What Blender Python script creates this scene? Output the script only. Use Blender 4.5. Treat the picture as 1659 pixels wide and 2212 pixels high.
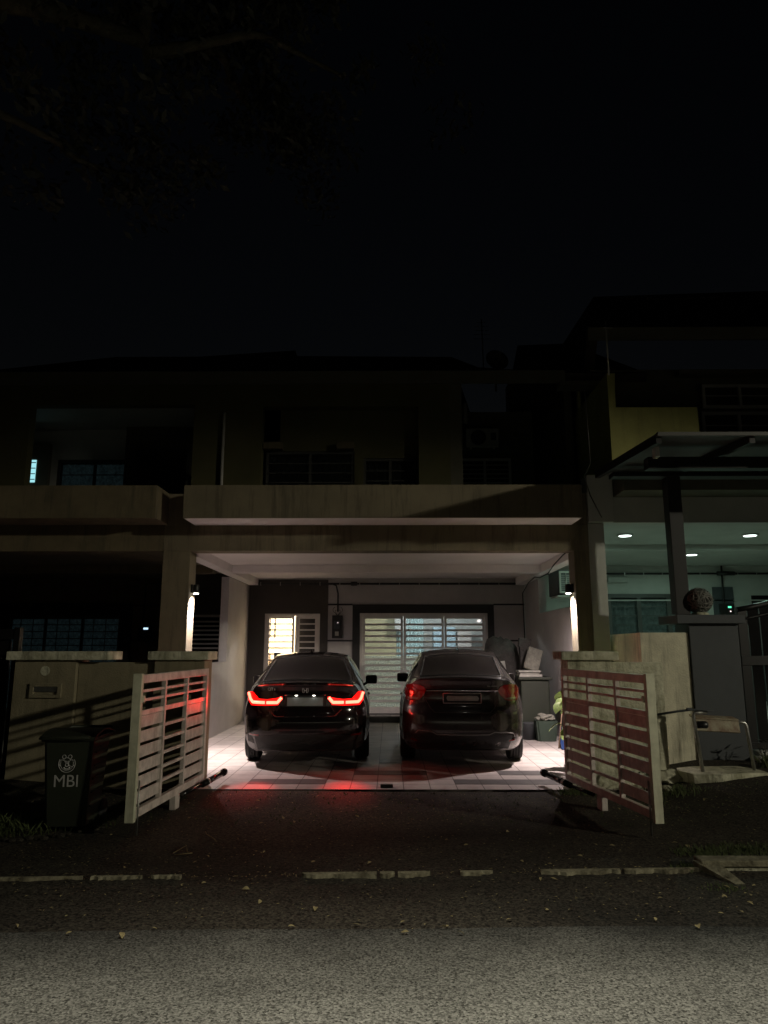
import bpy, bmesh, math, random
from mathutils import Vector, Matrix, noise
random.seed(7)
R = math.radians
scene = bpy.context.scene
for o in list(bpy.data.objects): bpy.data.objects.remove(o)
COL = scene.collection

# ------------------------------------------------------------------ camera
PITCH = 10.7; CAMH = 1.56
cam_d = bpy.data.cameras.new('camera'); cam = bpy.data.objects.new('camera', cam_d); COL.objects.link(cam)
cam.location = (0, 0, CAMH); cam.rotation_euler = (R(90+PITCH), 0, R(0.48))
cam_d.sensor_fit = 'VERTICAL'; cam_d.sensor_height = 36; cam_d.lens = 24.96
cam_d.clip_start = 0.05; cam_d.clip_end = 500
scene.camera = cam
scene.render.resolution_x = 768; scene.render.resolution_y = 1024

# ------------------------------------------------------------------ night sky
w = bpy.data.worlds.new('World'); scene.world = w; w.use_nodes = True
nt = w.node_tree; bg = nt.nodes['Background']
sky = nt.nodes.new('ShaderNodeTexSky'); sky.sky_type = 'NISHITA'; sky.sun_disc = False
sky.sun_elevation = R(-4.0); sky.sun_rotation = R(0); sky.altitude = 50; sky.air_density = 1.4
nt.links.new(sky.outputs[0], bg.inputs[0]); bg.inputs[1].default_value = 0.034

vs = scene.view_settings
scene.display_settings.display_device = 'sRGB'
vs.view_transform = 'Standard'; vs.look = 'None'; vs.gamma = 1; vs.exposure = 0.0; vs.use_curve_mapping = False

P_FAR, P_NEAR, P_PORCH, P_TAIL, P_DOWN = 6800, 3900, 330, 1.4, 22

# ------------------------------------------------------------------ helpers
class MB:
    """collects geometry, builds ONE mesh object"""
    def __init__(s): s.bm = bmesh.new(); s.mi = 0
    def face(s, vs_):
        v = [s.bm.verts.new(p) for p in vs_]
        f = s.bm.faces.new(v); f.material_index = s.mi; return s
    def box(s, x0, x1, y0, y1, z0, z1, bev=0.0):
        r = bmesh.ops.create_cube(s.bm, size=1.0)
        vv = r['verts']
        for v in vv:
            v.co = Vector(((x0+x1)/2+v.co.x*(x1-x0), (y0+y1)/2+v.co.y*(y1-y0), (z0+z1)/2+v.co.z*(z1-z0)))
        fs = {f for v in vv for f in v.link_faces}
        for f in fs: f.material_index = s.mi
        if bev > 0:
            es = list({e for v in vv for e in v.link_edges})
            rr = bmesh.ops.bevel(s.bm, geom=es, offset=bev, segments=2, profile=0.5, affect='EDGES')
            for f in rr['faces']: f.material_index = s.mi
        return s
    def obox(s, M, sx, sy, sz, bev=0.0):
        """oriented box, centred on M"""
        r = bmesh.ops.create_cube(s.bm, size=1.0); vv = r['verts']
        for v in vv: v.co = Vector((v.co.x*sx, v.co.y*sy, v.co.z*sz))
        for f in {f for v in vv for f in v.link_faces}: f.material_index = s.mi
        es = list({e for v in vv for e in v.link_edges}); allv = set(vv)
        if bev > 0:
            rr = bmesh.ops.bevel(s.bm, geom=es, offset=bev, segments=2, profile=0.5, affect='EDGES')
            allv = {v for v in allv if v.is_valid} | {v for f in rr['faces'] for v in f.verts}
            for f in rr['faces']: f.material_index = s.mi
        for v in allv: v.co = M @ v.co
        return s
    def tube(s, pts, r, n=8, r1=None, cap=True):
        pts = [Vector(p) for p in pts]; rings = []
        N = len(pts); up = Vector((0, 0, 1)); prev = None
        for i, p in enumerate(pts):
            d = (pts[min(i+1, N-1)] - pts[max(i-1, 0)]).normalized()
            if prev is None:
                a = d.cross(up)
                if a.length < 1e-3: a = d.cross(Vector((1, 0, 0)))
            else:
                a = prev - d*prev.dot(d)
            a.normalize(); prev = a; b = d.cross(a)
            rr = r if r1 is None else r+(r1-r)*i/max(N-1, 1)
            rings.append([s.bm.verts.new(p+(a*math.cos(2*math.pi*k/n)+b*math.sin(2*math.pi*k/n))*rr) for k in range(n)])
        for i in range(N-1):
            for k in range(n):
                f = s.bm.faces.new((rings[i][k], rings[i][(k+1) % n], rings[i+1][(k+1) % n], rings[i+1][k])); f.material_index = s.mi; f.smooth = True
        if cap and n > 2:
            f = s.bm.faces.new(rings[0][::-1]); f.material_index = s.mi
            f = s.bm.faces.new(rings[-1]); f.material_index = s.mi
        return s
    def lathe(s, prof, n=24, M=None):
        M = M or Matrix(); rings = []
        for r, z in prof:
            rings.append([s.bm.verts.new(M @ Vector((r*math.cos(2*math.pi*k/n), r*math.sin(2*math.pi*k/n), z))) for k in range(n)])
        for i in range(len(rings)-1):
            for k in range(n):
                f = s.bm.faces.new((rings[i][k], rings[i][(k+1) % n], rings[i+1][(k+1) % n], rings[i+1][k])); f.material_index = s.mi; f.smooth = True
        for rg, rev in ((rings[0], True), (rings[-1], False)):
            f = s.bm.faces.new(rg[::-1] if rev else rg); f.material_index = s.mi
        return s
    def prism(s, pts, y0, y1):
        """outline in x,z extruded along y"""
        a = [s.bm.verts.new((x, y0, z)) for x, z in pts]; b = [s.bm.verts.new((x, y1, z)) for x, z in pts]
        n = len(pts)
        s.bm.faces.new(a).material_index = s.mi; s.bm.faces.new(b[::-1]).material_index = s.mi
        for i in range(n):
            s.bm.faces.new((a[i], b[i], b[(i+1) % n], a[(i+1) % n])).material_index = s.mi
        return s
    def slab(s, quad, t):
        """quad of 4 points with thickness t downwards"""
        a = [Vector(p) for p in quad]; n = (a[1]-a[0]).cross(a[3]-a[0]).normalized()
        if n.z < 0: n = -n
        b = [p-n*t for p in a]
        A = [s.bm.verts.new(p) for p in a]; B = [s.bm.verts.new(p) for p in b]; k = len(A)
        s.bm.faces.new(A).material_index = s.mi; s.bm.faces.new(B[::-1]).material_index = s.mi
        for i in range(k): s.bm.faces.new((A[i], B[i], B[(i+1) % k], A[(i+1) % k])).material_index = s.mi
        return s
    def wall(s, u0, u1, z0, z1, d0, d1, holes=(), axis='x'):
        """wall with rectangular holes; axis x: runs along x at depth d0..d1 in y; axis y: runs along y, thick in x"""
        us = sorted({u0, u1} | {min(max(h[i], u0), u1) for h in holes for i in (0, 1)})
        zs = sorted({z0, z1} | {min(max(h[i], z0), z1) for h in holes for i in (2, 3)})
        def solid(i, j):
            if i < 0 or j < 0 or i >= len(us)-1 or j >= len(zs)-1: return False
            u = (us[i]+us[i+1])/2; z = (zs[j]+zs[j+1])/2
            return not any(h[0] < u < h[1] and h[2] < z < h[3] for h in holes)
        def P(u, d, z): return (u, d, z) if axis == 'x' else (d, u, z)
        for i in range(len(us)-1):
            for j in range(len(zs)-1):
                if not solid(i, j): continue
                a, b, c, d = us[i], us[i+1], zs[j], zs[j+1]
                s.face([P(a, d0, c), P(b, d0, c), P(b, d0, d), P(a, d0, d)])
                s.face([P(a, d1, c), P(a, d1, d), P(b, d1, d), P(b, d1, c)])
                if not solid(i-1, j): s.face([P(a, d0, c), P(a, d0, d), P(a, d1, d), P(a, d1, c)])
                if not solid(i+1, j): s.face([P(b, d0, c), P(b, d1, c), P(b, d1, d), P(b, d0, d)])
                if not solid(i, j-1): s.face([P(a, d0, c), P(a, d1, c), P(b, d1, c), P(b, d0, c)])
                if not solid(i, j+1): s.face([P(a, d0, d), P(b, d0, d), P(b, d1, d), P(a, d1, d)])
        return s
    def build(s, name, mats, parent=None, smooth=None, world=True):
        bmesh.ops.remove_doubles(s.bm, verts=s.bm.verts, dist=1e-5)
        bmesh.ops.recalc_face_normals(s.bm, faces=s.bm.faces)
        if parent is not None and world:
            off = abs_loc(parent)
            for v in s.bm.verts: v.co -= off
        me = bpy.data.meshes.new(name); s.bm.to_mesh(me); s.bm.free()
        for m in (mats if isinstance(mats, (list, tuple)) else [mats]): me.materials.append(m)
        if smooth is not None:
            for p in me.polygons: p.use_smooth = True
            me.set_sharp_from_angle(angle=R(smooth))
        o = bpy.data.objects.new(name, me); COL.objects.link(o)
        if parent is not None: o.parent = parent
        return o

def abs_loc(o):
    v = Vector((0, 0, 0))
    while o is not None: v += Vector(o.location); o = o.parent
    return v
def tag(o, label=None, cat=None, group=None, kind=None):
    if label: o['label'] = label
    if cat: o['category'] = cat
    if group: o['group'] = group
    if kind: o['kind'] = kind
    return o
def thing(name, label, cat, loc=(0, 0, 0), rz=0.0, group=None):
    o = bpy.data.objects.new(name, None); COL.objects.link(o); o.empty_display_size = 0.2
    o.location = loc; o.rotation_euler = (0, 0, rz)
    return tag(o, label, cat, group)
def solo(mb, name, mat, label, cat, loc, group=None, smooth=None, kind=None):
    """one-mesh thing: geometry given in world coordinates, origin moved to loc"""
    for v in mb.bm.verts: v.co -= Vector(loc)
    o = mb.build(name, mat, None, smooth); o.location = loc
    return tag(o, label, cat, group, kind)
def copy_tree(o, parent=None):
    c = o.copy(); COL.objects.link(c)
    if parent is not None: c.parent = parent
    for ch in list(o.children): copy_tree(ch, c)
    return c

FD = 1533.7
def at(px, py, Y):
    """reads a point of a plane y=Y off the photograph (px, py in a 1659x2212 view of it)"""
    u = (px-829.5)/FD; v = (1106-py)/FD; p = R(PITCH); yw = R(0.48)
    d = Vector((u, math.cos(p)-v*math.sin(p), math.sin(p)+v*math.cos(p)))
    d = Vector((d.x*math.cos(yw)-d.y*math.sin(yw), d.x*math.sin(yw)+d.y*math.cos(yw), d.z))
    t = Y/d.y
    return Vector((d.x*t, Y, CAMH+d.z*t))

# ------------------------------------------------------------------ materials
def mat(name, col, rough=0.6, metal=0.0, var=0.15, vscale=3.0, bump=0.0, bscale=40.0, spec=0.5, coat=0.0,
        col2=None, streak=0.0, streakcol=(0.03, 0.03, 0.02), emit=None, estr=0.0, trans=0.0):
    m = bpy.data.materials.new(name); m.use_nodes = True; n = m.node_tree; N = n.nodes; L = n.links
    b = N['Principled BSDF']
    b.inputs['Roughness'].default_value = rough; b.inputs['Metallic'].default_value = metal
    b.inputs['Specular IOR Level'].default_value = spec; b.inputs['Coat Weight'].default_value = coat
    b.inputs['Coat Roughness'].default_value = 0.05
    if trans: b.inputs['Transmission Weight'].default_value = trans
    tc = N.new('ShaderNodeTexCoord')
    no = N.new('ShaderNodeTexNoise'); no.inputs['Scale'].default_value = vscale; no.inputs['Detail'].default_value = 6; no.inputs['Roughness'].default_value = 0.65
    L.new(tc.outputs['Object'], no.inputs['Vector'])
    mx = N.new('ShaderNodeMix'); mx.data_type = 'RGBA'
    c2 = col2 or tuple(c*(1-var*1.6) for c in col)
    c1 = col if col2 else tuple(min(1, c*(1+var*0.6)) for c in col)
    mx.inputs[6].default_value = (*c1, 1); mx.inputs[7].default_value = (*c2, 1)
    mr = N.new('ShaderNodeMapRange'); mr.inputs[1].default_value = 0.35; mr.inputs[2].default_value = 0.7
    L.new(no.outputs[0], mr.inputs[0]); L.new(mr.outputs[0], mx.inputs[0])
    out = mx.outputs[2]
    if streak > 0:
        mp = N.new('ShaderNodeMapping'); mp.inputs['Scale'].default_value = (9, 9, 0.9)
        L.new(tc.outputs['Object'], mp.inputs[0])
        s1 = N.new('ShaderNodeTexNoise'); s1.inputs['Scale'].default_value = 1.0; s1.inputs['Detail'].default_value = 8; s1.inputs['Roughness'].default_value = 0.7
        L.new(mp.outputs[0], s1.inputs['Vector'])
        r1 = N.new('ShaderNodeMapRange'); r1.inputs[1].default_value = 0.50; r1.inputs[2].default_value = 0.72; r1.inputs[4].default_value = streak
        L.new(s1.outputs[0], r1.inputs[0])
        m2 = N.new('ShaderNodeMix'); m2.data_type = 'RGBA'; m2.inputs[7].default_value = (*streakcol, 1)
        L.new(out, m2.inputs[6]); L.new(r1.outputs[0], m2.inputs[0]); out = m2.outputs[2]
    L.new(out, b.inputs['Base Color'])
    if bump > 0:
        bn = N.new('ShaderNodeTexNoise'); bn.inputs['Scale'].default_value = bscale; bn.inputs['Detail'].default_value = 5
        L.new(tc.outputs['Object'], bn.inputs['Vector'])
        bp = N.new('ShaderNodeBump'); bp.inputs['Strength'].default_value = bump; bp.inputs['Distance'].default_value = 0.02
        L.new(bn.outputs[0], bp.inputs['Height']); L.new(bp.outputs[0], b.inputs['Normal'])
    if emit and estr < 1:
        L.new(out, b.inputs['Emission Color']); b.inputs['Emission Strength'].default_value = estr*3
    elif emit:
        b.inputs['Emission Color'].default_value = (*emit, 1); b.inputs['Emission Strength'].default_value = estr
    return m

def asphalt(name, dark, light, scale, contrast, bump, patch=0.35, bias=0.5, edge=False):
    m = bpy.data.materials.new(name); m.use_nodes = True; N = m.node_tree.nodes; L = m.node_tree.links
    b = N['Principled BSDF']; b.inputs['Roughness'].default_value = 0.85; b.inputs['Specular IOR Level'].default_value = 0.25
    tc = N.new('ShaderNodeTexCoord')
    mp = N.new('ShaderNodeMapping'); L.new(tc.outputs['Object'], mp.inputs[0])
    v = N.new('ShaderNodeTexVoronoi'); v.inputs['Scale'].default_value = scale; L.new(mp.outputs[0], v.inputs['Vector'])
    no = N.new('ShaderNodeTexNoise'); no.inputs['Scale'].default_value = scale*0.55; no.inputs['Detail'].default_value = 4; L.new(mp.outputs[0], no.inputs['Vector'])
    sep = N.new('ShaderNodeSeparateColor'); L.new(v.outputs['Color'], sep.inputs[0])
    ad = N.new('ShaderNodeMath'); ad.operation = 'MULTIPLY_ADD'; ad.inputs[1].default_value = 0.5
    L.new(sep.outputs[0], ad.inputs[0])
    ml = N.new('ShaderNodeMath'); ml.operation = 'MULTIPLY'; ml.inputs[1].default_value = 0.75; L.new(no.outputs[0], ml.inputs[0]); L.new(ml.outputs[0], ad.inputs[2])
    mr = N.new('ShaderNodeMapRange'); mr.inputs[1].default_value = bias-contrast; mr.inputs[2].default_value = bias+contrast+0.25; L.new(ad.outputs[0], mr.inputs[0])
    mx = N.new('ShaderNodeMix'); mx.data_type = 'RGBA'; mx.inputs[6].default_value = (*dark, 1); mx.inputs[7].default_value = (*light, 1); L.new(mr.outputs[0], mx.inputs[0])
    big = N.new('ShaderNodeTexNoise'); big.inputs['Scale'].default_value = 0.7; big.inputs['Detail'].default_value = 7; big.inputs['Roughness'].default_value = 0.6
    mb = N.new('ShaderNodeMapping'); mb.inputs['Scale'].default_value = (0.55, 1.7, 1.0); L.new(tc.outputs['Object'], mb.inputs[0]); L.new(mb.outputs[0], big.inputs['Vector'])
    r2 = N.new('ShaderNodeMapRange'); r2.inputs[1].default_value = 0.35; r2.inputs[2].default_value = 0.7; r2.inputs[3].default_value = 1.0; r2.inputs[4].default_value = 1-patch; L.new(big.outputs[0], r2.inputs[0])
    vm = N.new('ShaderNodeVectorMath'); vm.operation = 'SCALE'; L.new(mx.outputs[2], vm.inputs[0]); L.new(r2.outputs[0], vm.inputs['Scale'])
    outc = vm.outputs[0]
    if edge:   # unevenly darker towards the joint with the newer asphalt
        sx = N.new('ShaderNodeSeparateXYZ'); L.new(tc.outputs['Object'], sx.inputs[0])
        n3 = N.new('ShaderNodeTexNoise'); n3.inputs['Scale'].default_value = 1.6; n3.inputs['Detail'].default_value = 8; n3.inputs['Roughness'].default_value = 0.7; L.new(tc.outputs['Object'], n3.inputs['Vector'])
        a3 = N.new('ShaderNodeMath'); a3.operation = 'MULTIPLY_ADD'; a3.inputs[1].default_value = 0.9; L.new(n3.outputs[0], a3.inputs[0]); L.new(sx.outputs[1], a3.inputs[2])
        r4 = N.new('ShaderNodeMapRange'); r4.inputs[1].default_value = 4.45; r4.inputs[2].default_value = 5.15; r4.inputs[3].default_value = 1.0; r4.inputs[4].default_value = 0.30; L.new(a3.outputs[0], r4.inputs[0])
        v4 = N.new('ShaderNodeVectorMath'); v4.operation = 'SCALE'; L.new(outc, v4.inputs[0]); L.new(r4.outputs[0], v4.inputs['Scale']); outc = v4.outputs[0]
    L.new(outc, b.inputs['Base Color'])
    bp = N.new('ShaderNodeBump'); bp.inputs['Strength'].default_value = bump; bp.inputs['Distance'].default_value = 0.012
    L.new(ad.outputs[0], bp.inputs['Height']); L.new(bp.outputs[0], b.inputs['Normal'])
    return m

def tiles(name, col, dark_edge, size, rough=0.35):
    m = bpy.data.materials.new(name); m.use_nodes = True; N = m.node_tree.nodes; L = m.node_tree.links
    b = N['Principled BSDF']; b.inputs['Roughness'].default_value = rough
    tc = N.new('ShaderNodeTexCoord')
    br = N.new('ShaderNodeTexBrick'); br.offset = 0.0; br.squash = 1.0
    br.inputs['Scale'].default_value = 1.0; br.inputs['Brick Width'].default_value = size; br.inputs['Row Height'].default_value = size
    br.inputs['Mortar Size'].default_value = 0.006; br.inputs['Mortar Smooth'].default_value = 0.2; br.inputs['Bias'].default_value = 0
    br.inputs['Color1'].default_value = (*col, 1); br.inputs['Color2'].default_value = (*[c*0.86 for c in col], 1); br.inputs['Mortar'].default_value = (*dark_edge, 1)
    L.new(tc.outputs['Object'], br.inputs['Vector'])
    no = N.new('ShaderNodeTexNoise'); no.inputs['Scale'].default_value = 2.2; no.inputs['Detail'].default_value = 9; no.inputs['Roughness'].default_value = 0.7; L.new(tc.outputs['Object'], no.inputs['Vector'])
    r2 = N.new('ShaderNodeMapRange'); r2.inputs[1].default_value = 0.3; r2.inputs[2].default_value = 0.75; r2.inputs[3].default_value = 1.0; r2.inputs[4].default_value = 0.55; L.new(no.outputs[0], r2.inputs[0])
    vm = N.new('ShaderNodeVectorMath'); vm.operation = 'SCALE'; L.new(br.outputs[0], vm.inputs[0]); L.new(r2.outputs[0], vm.inputs['Scale'])
    L.new(vm.outputs[0], b.inputs['Base Color'])
    r3 = N.new('ShaderNodeMapRange'); r3.inputs[3].default_value = rough; r3.inputs[4].default_value = rough+0.25; L.new(no.outputs[0], r3.inputs[0]); L.new(r3.outputs[0], b.inputs['Roughness'])
    bp = N.new('ShaderNodeBump'); bp.inputs['Strength'].default_value = 0.3; bp.inputs['Distance'].default_value = 0.004; bp.invert = True
    L.new(br.outputs['Fac'], bp.inputs['Height']); L.new(bp.outputs[0], b.inputs['Normal'])
    return m

def pane(name, tint, clear, rough=0.03, pattern=False):
    """thin window glass: part clear, part glossy, part dusty tint"""
    m = bpy.data.materials.new(name); m.use_nodes = True; N = m.node_tree.nodes; L = m.node_tree.links
    N.remove(N['Principled BSDF']); out = N['Material Output']
    t = N.new('ShaderNodeBsdfTransparent'); g = N.new('ShaderNodeBsdfGlossy'); g.inputs['Roughness'].default_value = rough; g.inputs[0].default_value = (0.8, 0.8, 0.8, 1)
    d = N.new('ShaderNodeBsdfPrincipled'); d.inputs['Base Color'].default_value = (*tint, 1); d.inputs['Roughness'].default_value = 0.6
    tr = N.new('ShaderNodeBsdfTranslucent'); tr.inputs[0].default_value = (*tint, 1)
    mm = N.new('ShaderNodeMixShader'); mm.inputs[0].default_value = 0.8; L.new(d.outputs[0], mm.inputs[1]); L.new(tr.outputs[0], mm.inputs[2])
    m1 = N.new('ShaderNodeMixShader'); L.new(mm.outputs[0], m1.inputs[1]); L.new(t.outputs[0], m1.inputs[2]); m1.inputs[0].default_value = clear
    if pattern:
        tc = N.new('ShaderNodeTexCoord'); v = N.new('ShaderNodeTexNoise'); v.inputs['Scale'].default_value = 22; v.inputs['Detail'].default_value = 3; v.inputs['Distortion'].default_value = 2.5; L.new(tc.outputs['Object'], v.inputs['Vector'])
        r = N.new('ShaderNodeMapRange'); r.inputs[1].default_value = 0.42; r.inputs[2].default_value = 0.62; r.inputs[3].default_value = clear*0.2; r.inputs[4].default_value = min(1, clear*2.2); L.new(v.outputs[0], r.inputs[0]); L.new(r.outputs[0], m1.inputs[0])
    f = N.new('ShaderNodeFresnel'); f.inputs[0].default_value = 1.5
    m2 = N.new('ShaderNodeMixShader'); L.new(f.outputs[0], m2.inputs[0]); L.new(m1.outputs[0], m2.inputs[1]); L.new(g.outputs[0], m2.inputs[2])
    L.new(m2.outputs[0], out.inputs[0])
    return m

def emis(name, col, s):
    m = bpy.data.materials.new(name); m.use_nodes = True; N = m.node_tree.nodes
    b = N['Principled BSDF']; b.inputs['Base Color'].default_value = (0.02, 0.02, 0.02, 1); b.inputs['Emission Color'].default_value = (*col, 1); b.inputs['Emission Strength'].default_value = s
    return m

M = {}
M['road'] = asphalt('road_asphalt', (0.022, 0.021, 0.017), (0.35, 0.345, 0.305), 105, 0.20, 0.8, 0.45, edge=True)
M['apron'] = asphalt('apron_asphalt', (0.006, 0.005, 0.004), (0.088, 0.077, 0.058), 78, 0.16, 0.9, 0.65)
M['soil'] = mat('soil', (0.03, 0.026, 0.018), 0.95, var=0.4, bump=0.6)
M['tile'] = tiles('porch_tile', (0.56, 0.50, 0.48), (0.10, 0.08, 0.075), 0.30)
M['tiled'] = tiles('dark_tile', (0.13, 0.12, 0.12), (0.05, 0.04, 0.04), 0.30)
M['kerb'] = mat('kerb_concrete', (0.27, 0.25, 0.165), 0.9, col2=(0.07, 0.06, 0.035), var=0.35, vscale=9, bump=0.8, bscale=30)
M['fascia'] = mat('fascia_paint', (0.15, 0.125, 0.08), 0.8, var=0.12, vscale=2, bump=0.25, bscale=90, streak=0.7)
M['fascia_old'] = mat('fascia_paint_stained', (0.115, 0.092, 0.052), 0.85, var=0.2, vscale=2, bump=0.25, bscale=90, streak=0.8)
M['upper'] = mat('upper_wall_paint', (0.075, 0.07, 0.028), 0.85, var=0.12, vscale=1.5, bump=0.15, bscale=80)
M['upper_dark'] = mat('upper_wall_dark_paint', (0.09, 0.085, 0.06), 0.85, var=0.12)
M['olive'] = mat('olive_wall_paint', (0.33, 0.32, 0.11), 0.85, var=0.12, vscale=1.5, bump=0.2, bscale=80, streak=0.3)
M['white'] = mat('porch_white_paint', (0.47, 0.445, 0.44), 0.75, var=0.06, vscale=2.5, bump=0.12, bscale=120)
M['ceil'] = mat('ceiling_white_paint', (0.80, 0.75, 0.74), 0.8, var=0.06, vscale=1.2, bump=0.1, bscale=100)
M['nbwhite'] = mat('neighbour_white_paint', (0.42, 0.43, 0.40), 0.8, var=0.08, vscale=1.5, bump=0.1, bscale=90)
M['brown'] = mat('brown_panel_paint', (0.035, 0.028, 0.022), 0.55, var=0.15)
M['trim'] = mat('black_trim', (0.012, 0.011, 0.010), 0.5, var=0.1)
M['grille'] = mat('grille_white_paint', (0.62, 0.58, 0.55), 0.45, var=0.08, vscale=6)
M['alu'] = mat('window_frame_metal', (0.36, 0.35, 0.32), 0.45, var=0.1)
M['darkframe'] = mat('dark_window_frame', (0.05, 0.05, 0.045), 0.5)
M['roof'] = mat('roof_tile', (0.045, 0.035, 0.03), 0.85, var=0.3, vscale=6, bump=0.8, bscale=14)
M['gate'] = mat('gate_white_paint', (0.64, 0.57, 0.52), 0.42, var=0.22, vscale=9, bump=0.05, streak=0.4, streakcol=(0.14, 0.09, 0.06))
M['gate_edge'] = mat('gate_edge_paint', (0.66, 0.66, 0.50), 0.5, var=0.15, vscale=9, col2=(0.5, 0.5, 0.37), streak=0.5, streakcol=(0.10, 0.05, 0.03))
M['blk'] = mat('black_metal', (0.012, 0.012, 0.012), 0.4, var=0.1, metal=0.2)
M['blkgloss'] = mat('black_gloss', (0.010, 0.010, 0.010), 0.15, var=0.1)
M['steel'] = mat('steel', (0.45, 0.45, 0.43), 0.35, metal=0.9, var=0.2, vscale=20)
M['concrete'] = mat('mossy_concrete', (0.66, 0.65, 0.50), 0.92, col2=(0.34, 0.33, 0.22), vscale=7, bump=0.7, bscale=25, streak=0.8, streakcol=(0.035, 0.035, 0.02))
M['fence'] = mat('fence_render', (0.25, 0.22, 0.14), 0.9, var=0.15, vscale=3, bump=0.3, bscale=60, streak=0.45, streakcol=(0.06, 0.05, 0.03))
M['palewall'] = mat('pale_stained_render', (0.66, 0.63, 0.48), 0.9, var=0.2, vscale=2.2, bump=0.3, bscale=50, streak=0.75, streakcol=(0.06, 0.055, 0.035))
M['greypost'] = mat('dark_grey_paint', (0.055, 0.062, 0.068), 0.7, var=0.08, bump=0.1, bscale=70)
M['binplastic'] = mat('bin_plastic', (0.022, 0.027, 0.016), 0.55, var=0.15, bump=0.15, bscale=120)
M['badge'] = mat('badge_silver', (0.55, 0.53, 0.52), 0.4, var=0.02)
M['print'] = mat('white_print', (0.42, 0.42, 0.41), 0.6, var=0.05)
M['rubber'] = mat('tyre_rubber', (0.012, 0.012, 0.012), 0.8, var=0.15, bump=0.2)
M['chrome'] = mat('chrome', (0.75, 0.75, 0.75), 0.12, metal=1.0, var=0.02)
M['satin'] = mat('satin_trim', (0.45, 0.44, 0.43), 0.25, metal=0.45, var=0.02)
M['carblack'] = mat('black_car_paint', (0.008, 0.006, 0.006), 0.16, spec=0.25, var=0.02, coat=1.0)
M['cargrey'] = mat('grey_car_paint', (0.055, 0.048, 0.047), 0.27, metal=0.5, var=0.03, coat=1.0)
M['carglass'] = mat('tinted_car_glass', (0.008, 0.007, 0.007), 0.08, var=0.02, spec=0.28)
M['plast'] = mat('black_plastic', (0.016, 0.016, 0.016), 0.55, var=0.1)
M['redlit'] = mat('lit_red_lens', (0.25, 0.005, 0.004), 0.15, var=0.05, coat=1.0, emit=(1.0, 0.004, 0.003), estr=2.4)
M['redlens'] = mat('red_lens', (0.16, 0.004, 0.004), 0.08, var=0.05, coat=1.0)
M['clearlens'] = mat('clear_lens', (0.22, 0.15, 0.12), 0.1, var=0.05, coat=1.0)
M['plate'] = mat('plate_grey', (0.26, 0.28, 0.28), 0.5, var=0.03)
M['plateblk'] = mat('plate_black', (0.012, 0.012, 0.012), 0.4, var=0.03)
M['tailglow'] = emis('tail_lamp_glow', (1.0, 0.085, 0.050), 9.0)
M['tailglow_dim'] = emis('tail_lens_glow', (1.0, 0.01, 0.005), 0.10)
M['lampglow'] = emis('lamp_glow', (1.0, 0.95, 0.86), 12)
M['downglow'] = emis('downlight_glow', (0.85, 1.0, 0.93), 5)
M['bark'] = mat('bark', (0.055, 0.05, 0.03), 0.95, var=0.3, vscale=10, bump=0.7, bscale=30)
M['leaf'] = mat('foliage', (0.014, 0.016, 0.007), 0.7, var=0.35, vscale=3)
M['deadleaf'] = mat('fallen_leaf', (0.32, 0.28, 0.13), 0.8, var=0.3, vscale=12, col2=(0.15, 0.10, 0.05))
M['plantleaf'] = mat('pot_plant_leaf', (0.17, 0.30, 0.05), 0.45, var=0.3, vscale=25, col2=(0.35, 0.42, 0.14))
M['clay'] = mat('plant_pot', (0.40, 0.33, 0.28), 0.7)
M['bluepl'] = mat('blue_plastic', (0.010, 0.028, 0.10), 0.4)
M['greenpl'] = mat('green_plastic', (0.035, 0.055, 0.04), 0.5)
M['paper'] = mat('paper', (0.42, 0.41, 0.37), 0.8, var=0.2, vscale=7)
M['bagc'] = mat('fabric_bag', (0.22, 0.215, 0.18), 0.9, var=0.25, vscale=12, bump=0.4)
M['net'] = mat('grey_net', (0.07, 0.065, 0.06), 0.9, var=0.25, vscale=15, bump=0.5)
M['wood'] = mat('wood', (0.16, 0.10, 0.06), 0.6, var=0.3, vscale=8)
M['wicker'] = mat('wicker', (0.17, 0.17, 0.15), 0.7, var=0.4, vscale=40, bump=0.5)
M['poly'] = mat('awning_sheet', (0.055, 0.055, 0.05), 0.5, var=0.15)
M['yellow'] = mat('room_yellow_wall', (0.55, 0.50, 0.30), 0.8, var=0.08)
M['cream'] = mat('room_cream_wall', (0.80, 0.73, 0.58), 0.8, var=0.05, vscale=1)
M['cyan'] = mat('room_cyan_curtain', (0.42, 0.58, 0.60), 0.8, var=0.12)
M['roomgrey'] = mat('room_grey_cabinet', (0.42, 0.44, 0.44), 0.6, var=0.1)
M['roomblue'] = mat('room_blue_panel', (0.30, 0.44, 0.54), 0.5, var=0.1)
M['sheer'] = mat('curtain_fabric', (0.16, 0.20, 0.20), 0.9, var=0.35, vscale=14)
M['sheer_glow'] = mat('curtain_fabric_blue_glow', (0.22, 0.38, 0.42), 0.9, var=0.45, vscale=16, emit=(0.45, 0.75, 0.8), estr=0.006)  # faint glow put into the fabric in place of room light behind it
M['glass'] = pane('window_glass', (0.25, 0.27, 0.26), 0.86)
M['film'] = pane('patterned_film', (0.80, 0.82, 0.72), 0.26, 0.15, True)
M['ac'] = mat('ac_casing', (0.30, 0.295, 0.26), 0.55, var=0.08)
M['dish'] = mat('dish_metal', (0.03, 0.03, 0.03), 0.7)
M['grass'] = mat('grass_blades', (0.055, 0.075, 0.02), 0.8, var=0.4, vscale=20)
M['lcd'] = emis('meter_display', (0.55, 0.80, 1.0), 1.3)
M['ledgreen'] = emis('green_led', (0.15, 1.0, 0.6), 1.2)
M['ledwhite'] = emis('white_led', (1.0, 0.8, 0.8), 2.2)
M['litwin'] = emis('lit_curtain', (0.42, 0.92, 1.0), 0.9)

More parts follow.
